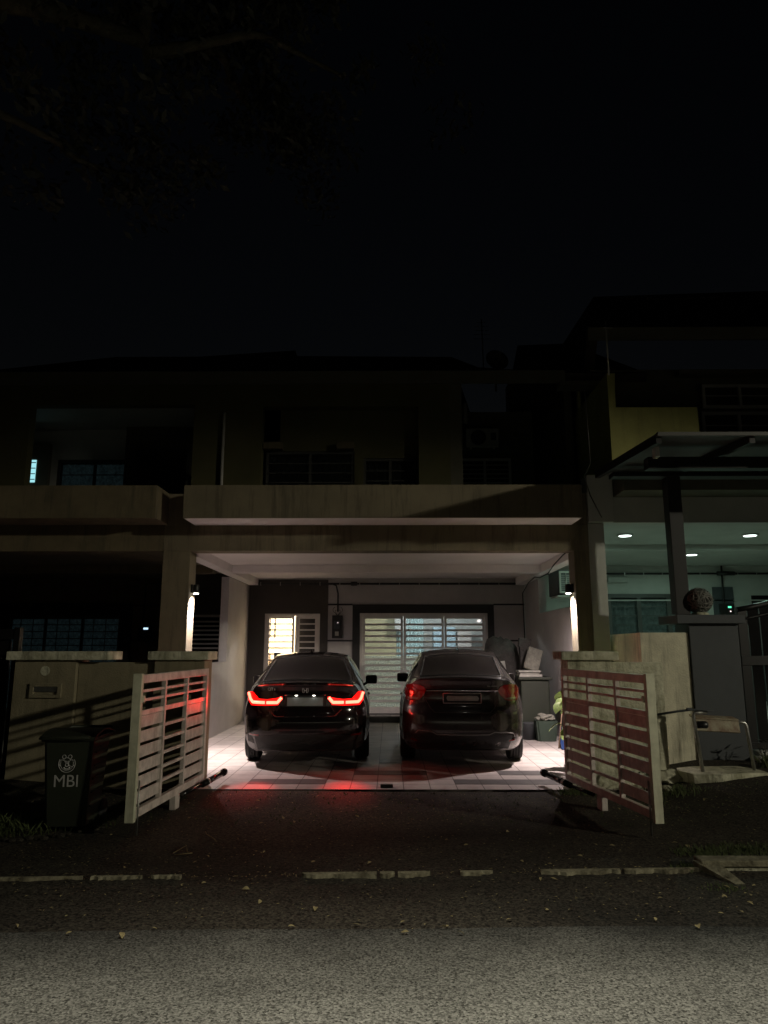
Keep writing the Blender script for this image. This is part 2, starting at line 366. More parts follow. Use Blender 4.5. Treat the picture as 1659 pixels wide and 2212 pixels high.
def lamp(name, kind, loc, energy, col, parent=None, rot=None, size=0.1, spot=None, blend=0.5, shape=None, sy=None):
    l = bpy.data.lights.new(name, kind); l.energy = energy; l.color = col
    if kind in ('POINT', 'SPOT'): l.shadow_soft_size = size
    if kind == 'SPOT': l.spot_size = R(spot); l.spot_blend = blend
    if kind == 'AREA':
        l.size = size
        if sy: l.shape = 'RECTANGLE'; l.size_y = sy
    o = bpy.data.objects.new(name, l); COL.objects.link(o)
    if parent is not None:
        o.parent = parent; o.location = Vector(loc)-abs_loc(parent)
    else: o.location = loc
    if rot is not None: o.rotation_euler = rot
    return o
def aim(o, target):
    d = Vector(target)-abs_loc(o); o.rotation_euler = d.to_track_quat('-Z', 'Y').to_euler()

# ------------------------------------------------------------------ street lamps (both stand outside the frame; their light does not)
def street_lamp(x, y, h, arm, label, energy, tgt, spot, blend, col):
    t = thing('street_lamp', label, 'street lamp', (x, y, -0.1), group='street lamps along the road')
    b = MB().tube([(x, y, -0.1), (x, y, h*0.5), (x, y, h-0.2)], 0.075, 12, 0.05); b.build('pole', M['steel'], t)
    b = MB().tube([(x, y, h-0.25), (x+arm[0]*0.4, y+arm[1]*0.4, h+0.02), (x+arm[0], y+arm[1], h+0.06)], 0.035, 10); b.build('arm', M['steel'], t)
    hx, hy = x+arm[0], y+arm[1]
    hd = MB().box(hx-0.14, hx+0.14, hy-0.3, hy+0.3, h+0.0, h+0.11, 0.03).build('lamp_head', M['greypost'], t)
    MB().box(hx-0.1, hx+0.1, hy-0.24, hy+0.24, h-0.012, h-0.002).build('lens', emis('street_lens', col, 12), hd)
    l = lamp('street_light', 'SPOT', (hx, hy, h-0.06), energy, col, t, size=0.30, spot=spot, blend=blend); aim(l, tgt)
    return t
WARM = (1.0, 0.93, 0.72)
street_lamp(20.0, -5.8, 7.3, (0, 0.8), 'grey street lamp far down the road on the right', P_FAR, (0, 7.8, -9.6), 66, 0.28, WARM)
street_lamp(2.6, -2.4, 7.0, (-1.6, 2.9), 'grey street lamp behind the camera beside the road', P_NEAR, (0.6, -0.3, -0.1), 98, 0.9, (1.0, 0.95, 0.80))

# ------------------------------------------------------------------ ground
def gz(x, y):
    """height of the asphalt apron between kerb and houses"""
    t = min(max((y-4.6)/3.7, 0), 1); z = -0.10+0.085*t
    t2 = min(max((y-5.6)/2.7, 0), 1)
    if x > 2.6: z += min((x-2.6)/1.2, 1)*0.20*t2
    if x < -3.0: z += min((-3.0-x)/1.2, 1)*0.10*t2
    return z
def edge_y(x): return 4.62+0.028*x+0.09*noise.noise(Vector((x*0.5, 7, 2)))
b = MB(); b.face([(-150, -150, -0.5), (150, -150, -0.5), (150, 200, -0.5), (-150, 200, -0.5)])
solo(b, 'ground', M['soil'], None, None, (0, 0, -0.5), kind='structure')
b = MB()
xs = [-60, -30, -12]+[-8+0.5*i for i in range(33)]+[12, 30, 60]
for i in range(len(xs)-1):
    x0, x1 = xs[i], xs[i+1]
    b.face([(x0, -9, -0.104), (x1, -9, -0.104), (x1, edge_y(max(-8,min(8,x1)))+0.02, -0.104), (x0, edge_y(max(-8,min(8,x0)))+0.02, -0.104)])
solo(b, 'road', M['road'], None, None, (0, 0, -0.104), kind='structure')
b = MB()
def ys_at(x):
    e = edge_y(max(-8, min(8, x)))+0.03*noise.noise(Vector((x*1.7, 3, 1)))+0.022*noise.noise(Vector((x*9, 3, 1)))
    top = 8.3 if -2.75 < x < 2.6 else 9.6
    return [e]+[e+(top-e)*k/14 for k in range(1, 15)]
gx = [-60, -30, -12]+[-8+0.25*i for i in range(65)]+[12, 30, 60]
grid = []
for x in gx:
    col = []
    for k, y in enumerate(ys_at(x)):
        z = gz(x, y) + 0.012*noise.noise(Vector((x*0.8, y*0.8, 0)))
        if k == 0: z = -0.106
        if k == 1: z = max(z, -0.094)
        col.append(b.bm.verts.new((x, y, z)))
    grid.append(col)
for i in range(len(grid)-1):
    for j in range(14):
        f = b.bm.faces.new((grid[i][j], grid[i+1][j], grid[i+1][j+1], grid[i][j+1])); f.smooth = True
solo(b, 'apron_pavement', M['apron'], None, None, (0, 0, 0), kind='structure')
# neighbour porch floors
MBx = MB().box(-9.5, -3.26, 8.9, 15.6, -0.3, 0.0); solo(MBx, 'porch_floor', M['nbwhite'], None, None, (-6, 9, 0), kind='structure')
MBx = MB().box(3.12, 10.6, 9.5, 16.8, -0.3, 0.30); solo(MBx, 'porch_floor', M['nbwhite'], None, None, (6, 9, 0), kind='structure')
# our tiled porch floor (tile rows of 0.3 m, dark inlaid tiles)
b = MB(); b.box(-3.1, 2.95, 8.30, 15.7, -0.3, 0.0)
b.mi = 1
for r0, x0, x1 in ((8.60, -1.65, -0.75), (9.20, -0.45, 0.45), (8.60, 0.75, 1.95), (9.20, 1.35, 1.95), (10.1, -0.15, 0.15)):
    b.box(x0, x1, r0, r0+0.30, -0.01, 0.003)
pf = solo(b, 'porch_floor', [M['tile'], M['tiled']], None, None, (0.15, 8.30, 0), kind='structure')

# kerb stones set in the asphalt (broken line)
def kerb_y(x): return 5.56+0.048*x
kerbs = [(-3.4, -2.2), (-2.14, -1.78), (-1.72, -1.5), (-0.64, -0.10), (-0.075, 0.03), (0.055, 0.29), (0.51, 0.75), (1.10, 1.69), (1.72, 2.28)]
for i, (x0, x1) in enumerate(kerbs):
    b = MB(); n = 30; top = []; bot = []
    ph = i*3.1; wid = (0.012 if x1 < -1 else (0.040, 0.036, 0.030, 0.026, 0.034, 0.030)[i-3 if i < 9 else 0])
    for k in range(n+1):
        x = x0+(x1-x0)*k/n; e = (0.25+0.75*math.sin(math.pi*min(k, n-k)/n)**0.6) if i not in (3, 5) else (0.15+0.85*(k/n)**0.7 if i == 3 else 0.15+0.85*(1-k/n)**0.7)
        y = kerb_y(x); jit = 0.035*noise.noise(Vector((x*8, ph, 0)))+0.022*noise.noise(Vector((x*31, ph, 0)))
        z = gz(x, y)+0.022
        top.append((b.bm.verts.new((x, y+wid*0.35, z+0.004)), b.bm.verts.new((x, y-wid*e*0.9+jit, z)),
                    b.bm.verts.new((x, y+wid*0.4, z-0.06)), b.bm.verts.new((x, y-wid*e-0.012+jit, z-0.06))))
    for k in range(n):
        A, B_ = top[k], top[k+1]
        for q in ((0, 1), (1, 3), (2, 0)):
            b.bm.faces.new((A[q[0]], A[q[1]], B_[q[1]], B_[q[0]]))
    b.bm.faces.new((top[0][0], top[0][1], top[0][3], top[0][2])); b.bm.faces.new((top[-1][0], top[-1][2], top[-1][3], top[-1][1]))
    lab = ['long thin kerb stone at the far left of the asphalt', 'thin mossy kerb stone below the left gate', 'short thin kerb stone under the left gate end',
           'long tapering kerb stone in front of the black car', 'short kerb stone between two longer pieces of kerb', 'pointed kerb stone in the middle of the driveway',
           'small lone kerb stone in front of the grey car', 'pale kerb stone in front of the right gate', 'kerb stone running up to the concrete drain on the right'][i]
    solo(b, 'kerb_stone', M['kerb'], lab, 'kerb stone', ((x0+x1)/2, kerb_y((x0+x1)/2), -0.08), group='kerb stones along the driveway edge', smooth=50)
# drain mouth at right
t = thing('drain_culvert', 'mossy concrete drain with open mouth at right of road', 'drain', (3.1, 5.8, -0.1))
b = MB(); b.box(2.30, 6.6, 5.66, 5.80, -0.045, 0.0, 0.008); b.build('drain_cap', M['kerb'], t)
b = MB(); b.slab([(2.26, 5.72, -0.012), (2.42, 5.40, -0.080), (2.49, 5.40, -0.080), (2.42, 5.659, -0.01)], 0.07); b.build('side_wall', M['kerb'], t)
MB().box(2.44, 6.6, 5.685, 5.72, -0.16, -0.0455).build('drain_back', M['concrete'], t)
MB().box(2.47, 6.6, 5.56, 5.66, -0.15, -0.088, 0.004).build('sill', M['soil'], t)

# ------------------------------------------------------------------ window with louvre bars
def bar_window(parent, x0, x1, z0, z1, y, frame, panes, nbar, glass, curtain=None, fw=0.05, barh=0.018, vbars=0, barmat=None, depth=0.05):
    wroot = MB()
    W_ = MB()
    W_.wall(x0, x1, z0, z1, y-depth/2, y+depth/2, [(x0+fw+(x1-x0-fw)*k/panes, x0+(x1-x0-fw)*(k+1)/panes, z0+fw, z1-fw) for k in range(panes)])
    wo = W_.build('window', frame, parent)
    b_ = MB()
    for k in range(1, nbar+1):
        z = z0+fw+(z1-z0-2*fw)*k/(nbar+1)
        b_.box(x0+fw*0.9, x1-fw*0.9, y-0.042, y-0.028, z-barh/2, z+barh/2)
    for k in range(1, vbars+1):
        x = x0+fw+(x1-x0-2*fw)*k/(vbars+1)
        b_.box(x-0.008, x+0.008, y-0.05, y-0.043, z0+fw*0.9, z1-fw*0.9)
    if nbar or vbars: b_.build('bars', barmat or frame, wo)
    MB().box(x0+fw*0.8, x1-fw*0.8, y+0.004, y+0.010, z0+fw*0.8, z1-fw*0.8).build('pane', glass, wo)
    if curtain:
        c = MB(); n = 48
        for k in range(n):
            xa = x0+fw+(x1-x0-2*fw)*k/n; xb = x0+fw+(x1-x0-2*fw)*(k+1)/n
            ya = y+0.11+0.02*math.sin(k*1.3); yb = y+0.11+0.02*math.sin((k+1)*1.3)
            c.face([(xa, ya, z0+0.03), (xb, yb, z0+0.03), (xb, yb, z1-fw*1.4), (xa, ya, z1-fw*1.4)])
        c.build('curtain', curtain, wo)
    return wo

# ================================================================== OUR HOUSE
H = thing('terraced_house', 'middle two storey terraced house with open car porch', 'house', (0, 12, 0))
# front pillars, beam, overhanging parapet
PY = 10.30
MB().box(-3.32, -2.92, PY, PY+0.34, -0.02, 2.93, 0.008).build('pillar', M['fascia'], H)
MB().box(2.68, 2.905, PY, PY+0.34, -0.02, 2.93, 0.008).build('pillar', M['fascia'], H)
b = MB(); b.box(-3.32, 2.905, PY, PY+0.30, 2.93, 3.31, 0.006); b.build('front_beam', M['fascia'], H)
b = MB(); b.box(-2.89, 2.68, 9.71, PY-0.002, 3.315, 3.785, 0.006)
b.build('parapet', M['fascia'], H)
b = MB(); b.box(-3.32, 2.905, PY, PY+0.15, 3.313, 3.785); b.build('parapet_upstand', M['fascia'], H)
b = MB(); b.box(-2.87, 2.66, 9.73, PY-0.004, 3.309, 3.3135); b.build('soffit', M['ceil'], H)
# porch ceiling, mid beam, side beams
b = MB()
b.box(-3.1, 2.95, PY+0.30, 15.7, 3.03, 3.12)
b.build('porch_ceiling', M['ceil'], H)
b = MB(); b.box(-2.90, 2.76, 13.0, 13.25, 2.885, 3.0295, 0.004); b.build('ceiling_beam', M['ceil'], H)
b = MB(); b.box(-3.1, -2.90, PY+0.345, 15.66, 2.88, 3.0290, 0.004); b.build('side_beam', M['ceil'], H)
b = MB(); b.box(2.76, 2.95, PY+0.345, 15.66, 2.88, 3.0290, 0.004); b.build('side_beam', M['ceil'], H)
# back wall with door and sliding door openings
DX0, DX1, DZ1 = -2.74, -1.53, 2.26
SX0, SX1, SZ0, SZ1 = -0.66, 2.13, 0.15, 2.27
b = MB(); b.wall(-3.1, 2.95, 0.0, 3.028, 15.7, 15.85, [(DX0, DX1, 0.14, DZ1), (SX0, SX1, SZ0, SZ1)]); b.build('back_wall', M['white'], H)
b = MB(); b.wall(-3.098, -1.36, 0.0, 3.0, 15.67, 15.698, [(DX0, DX1, 0.14, DZ1)]); b.build('brown_panel', M['brown'], H)
b = MB(); b.wall(SX0-0.16, SX1+0.14, 0.0, SZ1+0.19, 15.67, 15.698, [(SX0, SX1, SZ0, SZ1)]); b.build('window_surround', M['trim'], H)
for z in (2.44, 1.66):
    MB().box(-1.359, SX0-0.161, 15.68, 15.697, z, z+0.035).build('trim_strip', M['trim'], H); MB().box(SX1+0.141, 2.94, 15.68, 15.697, z, z+0.035).build('trim_strip', M['trim'], H)
b = MB(); b.box(-0.9, 2.4, 15.30, 15.669, 0.001, 0.13, 0.01); b.box(-2.85, -1.45, 15.30, 15.669, 0.001, 0.13, 0.01); b.build('door_step', M['tile'], H)
# grille door (two leaves)
t = MB(); t.wall(DX0, DX1, 0.15, DZ1, 15.70, 15.745, [(DX0+0.05, DX0+0.665, 0.15, DZ1-0.05), (DX0+0.685, DX1-0.04, 0.15, DZ1-0.05)])
door = t.build('door', M['grille'], H)
b = MB()
b.wall(DX0+0.052, DX0+0.645, 0.17, DZ1-0.052, 15.705, 15.738, [(DX0+0.10, DX0+0.60, 0.25, DZ1-0.10)])
for k in range(15): z = 0.36+0.129*k; b.box(DX0+0.09, DX0+0.61, 15.712, 15.73, z-0.016, z+0.016)
b.build('grille_leaf', M['grille'], door)
b = MB()
b.wall(DX0+0.69, DX1-0.042, 0.17, DZ1-0.052, 15.705, 15.738, [(DX0+0.76, DX1-0.11, 0.25, DZ1-0.10)])
for k in range(15): z = 0.36+0.129*k; b.box(DX0+0.75, DX1-0.10, 15.712, 15.73, z-0.016, z+0.016)
b.build('grille_leaf', M['grille'], door)
MB().box(DX0+0.70, DX1-0.02, 15.80, 15.84, 0.15, DZ1).build('door_leaf', M['brown'], door)
b = MB(); b.box(DX0+0.22, DX0+0.36, 15.68, 15.698, 1.30, 1.42, 0.006); b.build('lock_box', M['greypost'], door)
# sliding door grille, three leaves
b = MB(); b.wall(SX0, SX1, SZ0, SZ1, 15.70, 15.74, [(SX0+0.06, SX1-0.06, SZ0+0.06, SZ1-0.06)]); sl = b.build('sliding_door', M['grille'], H)
lw = (SX1-SX0-0.12)/3
for i in range(3):
    x0 = SX0+0.065+i*lw; x1 = x0+lw-0.012
    g = MB(); g.wall(x0, x1, SZ0+0.062, SZ1-0.062, 15.705, 15.735, [(x0+0.05, x1-0.05, SZ0+0.13, SZ1-0.12)])
    nb = 14
    for k in range(nb):
        z = SZ0+0.13+(SZ1-0.12-SZ0-0.13)*(k+1)/(nb+1); g.box(x0+0.045, x1-0.045, 15.71, 15.727, z-0.022, z+0.022)
    g.build('grille_leaf', M['grille'], sl)
MB().box(SX0+0.02, SX1-0.02, 15.78, 15.786, 1.36, SZ1-0.03).build('pane', M['glass'], sl)
MB().box(SX0+0.02, SX1-0.02, 15.78, 15.786, SZ0+0.02, 1.352).build('patterned_pane', M['film'], sl)
# rooms behind
b = MB()
b.face([(-0.95, 15.86, 0.12), (2.9, 15.86, 0.12), (2.9, 19.5, 0.12), (-0.95, 19.5, 0.12)])
b.face([(-0.95, 15.86, 2.9), (2.9, 15.86, 2.9), (2.9, 19.5, 2.9), (-0.95, 19.5, 2.9)])
b.face([(-0.95, 19.5, 0.12), (2.9, 19.5, 0.12), (2.9, 19.5, 2.9), (-0.95, 19.5, 2.9)])
b.face([(-0.95, 15.86, 0.12), (-0.95, 19.5, 0.12), (-0.95, 19.5, 2.9), (-0.95, 15.86, 2.9)])
b.face([(2.9, 15.86, 0.12), (2.9, 19.5, 0.12), (2.9, 19.5, 2.9), (2.9, 15.86, 2.9)])
b.build('living_room', M['roomgrey'], H)
MB().box(-0.945, 0.16, 18.9, 19.45, 0.125, 2.85).build('yellow_room_wall', M['yellow'], H)
b = MB()
for k in range(30):
    xa = 0.17+0.024*k; b.face([(xa, 19.0+0.03*math.sin(k*1.5), 0.13), (xa+0.024, 19.0+0.03*math.sin((k+1)*1.5), 0.13), (xa+0.024, 19.0+0.03*math.sin((k+1)*1.5), 2.7), (xa, 19.0+0.03*math.sin(k*1.5), 2.7)])
b.build('room_curtain', M['cyan'], H)
MB().box(1.13, 1.70, 18.7, 19.3, 0.13, 2.05, 0.01).build('room_screen', M['roomblue'], H)
MB().box(1.75, 2.1, 18.6, 19.2, 0.13, 1.95, 0.01).build('room_cabinet', M['white'], H)
MB().box(0.12, 0.42, 18.5, 18.6, 1.95, 2.35, 0.01).build('wall_cabinet', M['roomgrey'], H)
b = MB()
b.face([(-3.08, 15.86, 0.12), (-1.1, 15.86, 0.12), (-1.1, 18.2, 0.12), (-3.08, 18.2, 0.12)])
b.face([(-3.08, 15.86, 2.9), (-1.1, 15.86, 2.9), (-1.1, 18.2, 2.9), (-3.08, 18.2, 2.9)])
b.face([(-3.08, 18.2, 0.12), (-1.1, 18.2, 0.12), (-1.1, 18.2, 2.9), (-3.08, 18.2, 2.9)])
b.face([(-3.08, 15.86, 0.12), (-3.08, 18.2, 0.12), (-3.08, 18.2, 2.9), (-3.08, 15.86, 2.9)])
b.face([(-1.1, 15.86, 0.12), (-1.1, 18.2, 0.12), (-1.1, 18.2, 2.9), (-1.1, 15.86, 2.9)])
b.build('hallway', M['cream'], H)
b = MB()
for k in range(4): b.box(-3.0, -1.9, 17.5, 17.95, 0.35+0.28*k, 0.375+0.28*k)
b.box(-3.0, -2.96, 17.5, 17.95, 0.13, 1.35); b.box(-1.94, -1.9, 17.5, 17.95, 0.13, 1.35)
for k in range(3):
    for j in range(5): b.box(-2.9+0.2*j, -2.76+0.2*j, 17.52, 17.8, 0.38+0.28*k, 0.5+0.28*k, 0.02)
b.build('shoe_rack', M['wood'], H)
b = MB()
for xx in (-2.86, -2.74): b.box(xx, xx+0.035, 17.0, 17.03, 1.75, 2.62); b.box(xx-0.02, xx+0.05, 17.0, 17.03, 2.2, 2.24)
b.build('hanging_rail', M['trim'], H)
lr = lamp('living_room_light', 'POINT', (0.9, 17.2, 2.6), 95, (0.95, 1.0, 0.97), H, size=0.15)
lh = lamp('hallway_light', 'POINT', (-2.2, 16.9, 2.65), 330, (1.0, 0.90, 0.78), H, size=0.12)
# upper floor
uy = 12.25
A = at(568, 878, uy); B2 = at(905, 1045, uy)
hx0, hx1, hz1 = A.x, B2.x, A.z
b = MB(); b.wall(-3.1, 1.08, 3.051, 6.35, uy, uy+0.22, [(hx0, hx1, 3.6, hz1)])
b.build('upper_wall', M['upper'], H)
wy = uy+0.22
a1 = at(575, 975, wy); a2 = at(765, 1060, wy); a3 = at(785, 990, wy); a4 = at(905, 1060, wy)
b = MB(); b.wall(-2.0, 1.0, 3.055, 6.2, wy+0.001, wy+0.15, [(a1.x, a2.x, 3.7, a1.z), (a3.x, a4.x-0.03, 3.7, a3.z)]); b.build('recessed_wall', M['upper'], H)
bar_window(H, a1.x, a2.x, 3.7, a1.z, wy+0.05, M['darkframe'], 2, 6, M['glass'], M['sheer'])
bar_window(H, a3.x, a4.x-0.03, 3.7, a3.z, wy+0.05, M['darkframe'], 2, 5, M['glass'], M['sheer'])
for xa, xb in ((572, 612), (728, 765)):
    p = at(xa, 962, wy); q = at(xb, 974, wy); MB().box(p.x, q.x, wy-0.16, wy, q.z, p.z+0.02, 0.004).build('window_hood', M['fascia_old'], H)
# deep recess at the right with small window and AC
b = MB(); b.box(1.08, 1.30, uy+0.001, 15.0, 3.06, 6.35); b.build('recess_wall', M['upper_dark'], H)
b = MB(); b.box(1.30, 3.05, 14.6, 15.0, 3.06, 6.5); b.build('rear_upper_wall', M['upper_dark'], H)
p = at(990, 991, 14.55); q = at(1105, 1043, 14.55)
bar_window(H, p.x, q.x, q.z-0.25, p.z, 14.55, M['grille'], 2, 6, M['glass'], M['sheer'], fw=0.05)
p = at(988, 968, 14.4); q = at(1108, 978, 14.4); MB().box(p.x-0.05, q.x+0.05, 14.15, 14.6, q.z, p.z).build('window_hood', M['upper_dark'], H)
b = MB(); b.box(-3.1, 3.05, PY+0.3, 12.3, 3.122, 3.18); b.build('porch_roof_slab', M['concrete'], H)
p = at(1015, 835, 13.5); b = MB(); b.tube([(p.x, 14.5, p.z), (p.x, 14.5, p.z-0.45)], 0.05, 10); b.build('vent_pipe', M['alu'], H)
# roof
RY, EY = 15.9, 11.75
b = MB()
rp = lambda x, y: tuple(at(x, y, RY))
c0 = rp(638, 757); c1 = rp(640, 769); c2 = rp(975, 771); c3 = rp(1045, 798); c4 = rp(1108, 800)
b.slab([(-3.2, EY, 6.25), (3.05, EY, 6.25), (c4[0], RY, c4[2]), (c3[0], RY, c3[2]), (c2[0], RY, c2[2]), (c1[0], RY, c1[2])], 0.16)
b.slab([(c1[0], RY+0.001, c1[2]), (c2[0], RY+0.001, c2[2]), (c4[0], RY+4, 6.4), (-3.2, RY+4, 6.4)], 0.16)
b.build('roof', M['roof'], H)
b = MB()
b.box(-3.1, 3.05, EY-0.04, EY, 6.05, 6.28); b.build('roof_fascia', M['upper_dark'], H)
MB().box(-3.1, 3.05, 15.86, 20, 3.2, 6.3).build('rear_block', M['upper_dark'], H)
p = at(486, 893, uy); b = MB(); b.tube([(p.x, uy-0.05, p.z), (p.x, uy-0.05, 3.1)], 0.028, 10); b.build('downpipe', M['alu'], H)

# ------------------------------------------------------------------ party walls
b = MB(); b.wall(PY+0.345, 15.68, -0.02, 2.875, -3.25, -3.10, [(8.8, 13.7, 1.27, 2.9)], axis='y')
pw = solo(b, 'party_wall', M['white'], 'white dividing wall left of the black car with open gap above', 'wall', (-3.17, 12, 0))
b = MB(); b.wall(PY+0.345, 15.68, -0.02, 2.875, 2.952, 3.10, [(9.14, 14.2, 2.2, 2.9)], axis='y')
solo(b, 'party_wall', M['white'], 'white dividing wall right of the grey car with gap above', 'wall', (3.02, 12, 0))
# neighbour's half of the right pillar
b = MB(); b.box(2.908, 3.14, PY+0.004, PY+0.34, 0, 3.332, 0.005); b.box(2.908, 3.28, PY-0.05, PY+0.3, 3.345, 4.05, 0.005)
solo(b, 'party_pillar', M['nbwhite'], 'pale pillar between the car porch and right neighbour', 'pillar', (2.8, PY, 0))

# ================================================================== LEFT NEIGHBOUR
HL = thing('terraced_house', 'left two storey terraced house with unlit porch and bluish balcony', 'house', (-6, 12, 0))
b = MB(); b.box(-10.4, -3.27, 9.71, PY-0.002, 3.315, 3.785, 0.006); b.build('parapet', M['fascia_old'], HL)
b = MB(); b.box(-10.4, -3.322, PY, PY+0.30, 2.93, 3.76); b.build('front_beam', M['fascia_old'], HL)
b = MB(); b.box(-10.4, -3.11, PY+0.30, 15.7, 3.03, 3.12); b.build('porch_ceiling', M['fascia_old'], HL)
b = MB(); b.box(-10.4, -3.26, 13.0, 13.25, 2.885, 3.028); b.build('ceiling_beam', M['fascia_old'], HL)
lx0 = -9.0; p = at(262, 1330, 15.7); lx1 = p.x; lz1 = p.z
b = MB(); b.wall(-10.4, -3.26, 0, 3.028, 15.7, 15.85, [(-8.4, lx1, 0.2, lz1)]); b.build('back_wall', M['fascia_old'], HL)
bar_window(HL, -8.4, lx1, 0.2, lz1, 15.72, M['darkframe'], 3, 12, M['glass'], M['sheer_glow'], vbars=8)
b = MB(); b.wall(-8.6, lx1+0.25, 0, lz1+0.28, 15.67, 15.698, [(-8.4, lx1, 0.2, lz1)]); b.build('window_surround', M['trim'], HL)
b = MB(); b.box(lx1+0.26, -3.27, 15.68, 15.698, 2.42, 2.46); b.box(lx1+0.26, -3.27, 15.68, 15.698, 1.66, 1.70); b.box(-3.42, -3.27, 15.66, 15.679, 0, 2.95); b.build('trim_strip', M['trim'], HL)
# side window seen through the gap
b = MB(); b.box(-4.15, -3.27, 14.55, 14.70, 0.0, 3.028); b.build('stub_wall', M['brown'], HL)
p = at(430, 1328, 14.5); q = at(476, 1425, 14.5)
bar_window(HL, p.x-0.3, q.x, q.z, p.z, 14.51, M['alu'], 1, 8, M['carglass'], None, fw=0.05, barh=0.035)
# upper: balcony opening
p = at(68, 875, uy); q = at(412, 1045, uy)
b = MB(); b.wall(-9.4, -3.101, 3.051, 6.35, uy, uy+0.2, [(p.x, q.x, 3.5, p.z)]); b.build('upper_wall', M['upper'], HL)
byy = 14.2
p1 = at(125, 993, byy); q1 = at(282, 1050, byy); p2 = at(297, 972, byy-0.2); q2 = at(408, 1050, byy-0.2)
b = MB(); b.wall(-9.3, -3.2, 3.1, 6.3, byy, byy+0.15, [(p1.x, q1.x, 3.6, p1.z)]); b.build('balcony_wall', M['nbwhite'], HL)
b = MB(); b.box(p2.x-0.25, -3.2, byy-0.2, byy-0.001, 3.1, 6.3); b.build('balcony_wall', M['upper_dark'], HL)
bar_window(HL, p1.x, q1.x, 3.6, p1.z, byy+0.04, M['darkframe'], 2, 5, M['glass'], M['sheer_glow'])
bar_window(HL, p2.x, q2.x, 4.2, p2.z, byy-0.26, M['darkframe'], 2, 5, M['glass'], M['sheer_glow'])
b = MB(); b.box(-9.3, -3.2, uy+0.2, byy, 6.0, 6.1); b.build('balcony_ceiling', M['nbwhite'], HL)
p = at(60, 994, 13.8); q = at(75, 1042, 13.8)
wl = MB().box(p.x-0.25, q.x+0.25, 13.80, 13.9, q.z-0.3, p.z+0.35); wl.build('balcony_side_wall', M['upper_dark'], HL)
b = MB(); b.box(p.x, q.x, 13.785, 13.798, q.z, p.z); lw_ = b.build('lit_window', M['litwin'], HL)
b = MB()
for k in range(4): zz = q.z+(p.z-q.z)*(k+0.5)/4; b.box(p.x, q.x, 13.77, 13.78, zz-0.008, zz+0.008)
b.build('bars', M['darkframe'], lw_)
lamp('balcony_light', 'POINT', (p.x+0.35, 13.3, 4.6), 0.13, (0.45, 0.9, 1.0), HL, size=0.2)
b = MB()
r0 = rp(-260, 800); r1 = rp(0, 798); r2 = rp(250, 771); r3 = rp(570, 770); r4 = rp(638, 757)
b.slab([(-12, EY, 6.25), (-3.2, EY, 6.25), (c1[0]+0.02, RY-0.002, c1[2]), r4, r3, r2, r1, (r0[0]-2, RY, r0[2])], 0.16)
b.slab([(r1[0], RY+0.001, r1[2]), (r4[0], RY+0.001, r4[2]), (-3.3, RY+4, 6.4), (-12, RY+4, 6.4)], 0.16)
b.build('roof', M['roof'], HL)
MB().box(-12, -3.1, EY-0.04, EY, 6.05, 6.28).build('roof_fascia', M['upper_dark'], HL)
MB().box(-12, -3.1, 15.86, 20, 0, 6.3).build('rear_block', M['upper_dark'], HL)
b = MB(); b.box(-10.4, -3.26, PY+0.3, 12.3, 3.122, 3.18); b.build('porch_roof_slab', M['concrete'], HL)

# ================================================================== RIGHT NEIGHBOUR
HR = thing('terraced_house', 'right two storey house with olive upper wall and white lit porch', 'house', (6, 12, 0))
b = MB(); b.box(3.30, 10.6, 9.8, 10.298, 3.72, 4.12, 0.006); b.build('parapet', M['upper_dark'], HR)
b = MB(); b.box(3.10, 10.6, 10.3, 10.6, 3.34, 4.1, 0.006); b.build('front_beam', M['nbwhite'], HR)
b = MB(); b.box(3.10, 10.6, 10.6, 16.8, 3.43, 3.52); b.build('porch_ceiling', M['nbwhite'], HR)
b = MB(); b.box(3.10, 10.6, 13.2, 13.45, 3.32, 3.428); b.build('ceiling_beam', M['nbwhite'], HR)
p = at(1310, 1283, 16.8); q = at(1520, 1400, 16.8); d0 = at(1622, 1286, 16.8)
b = MB(); b.wall(3.10, 10.6, 0.3, 3.43, 16.8, 16.95, [(p.x, q.x, 0.9, p.z), (d0.x, 9.8, 0.32, d0.z)]); b.build('back_wall', M['nbwhite'], HR)
bar_window(HR, p.x, q.x, 0.9, p.z, 16.80, M['darkframe'], 3, 7, M['glass'], M['sheer'], fw=0.09)
b = MB(); b.box(d0.x, 9.8, 16.84, 16.9, 0.32, d0.z); b.build('door', M['blk'], HR)
p = at(1538, 1268, 16.78); q = at(1590, 1356, 16.78); MB().box(p.x, q.x, 16.76, 16.799, q.z, p.z, 0.004).build('wall_panel', M['greypost'], HR)
p = at(1312, 1247, 16.7); q = at(1356, 1258, 16.7); MB().box(p.x, q.x, 16.65, 16.798, q.z, p.z, 0.01).build('wall_tube', M['nbwhite'], HR)
b = MB(); b.box(3.10, 10.6, 16.76, 16.799, 2.60, 2.63); b.build('trim_strip', M['nbwhite'], HR)
# upper walls
OY = 10.62
P1 = at(1330, 880, OY); P2 = at(1512, 945, OY); P0 = at(1311, 806, OY)
pts = [(P0.x, 4.101), (P2.x, 4.101), (P2.x, P1.z), (P1.x, P1.z), (at(1328, 806, OY).x, P0.z), (P0.x, P0.z)]
b = MB(); b.prism(pts, OY, OY+0.15); b.build('balcony_wall', M['olive'], HR)
P3 = at(1253, 842, 11.2)
b = MB()
yA, yB = OY+0.151, 12.6
b.face([(P0.x, yA , 3.53), (P0.x, yB , 3.53), (P0.x, yB, P0.z), (P0.x, yA, P0.z)])
b.face([(P0.x+0.14, yA , 3.53), (P0.x+0.14, yA, P0.z), (P0.x+0.14, yB, P0.z), (P0.x+0.14, yB , 3.53)])
b.face([(P0.x, yA, P0.z), (P0.x, yB, P0.z), (P0.x+0.14, yB, P0.z), (P0.x+0.14, yA, P0.z)])
b.build('balcony_side_wall', M['olive'], HR)
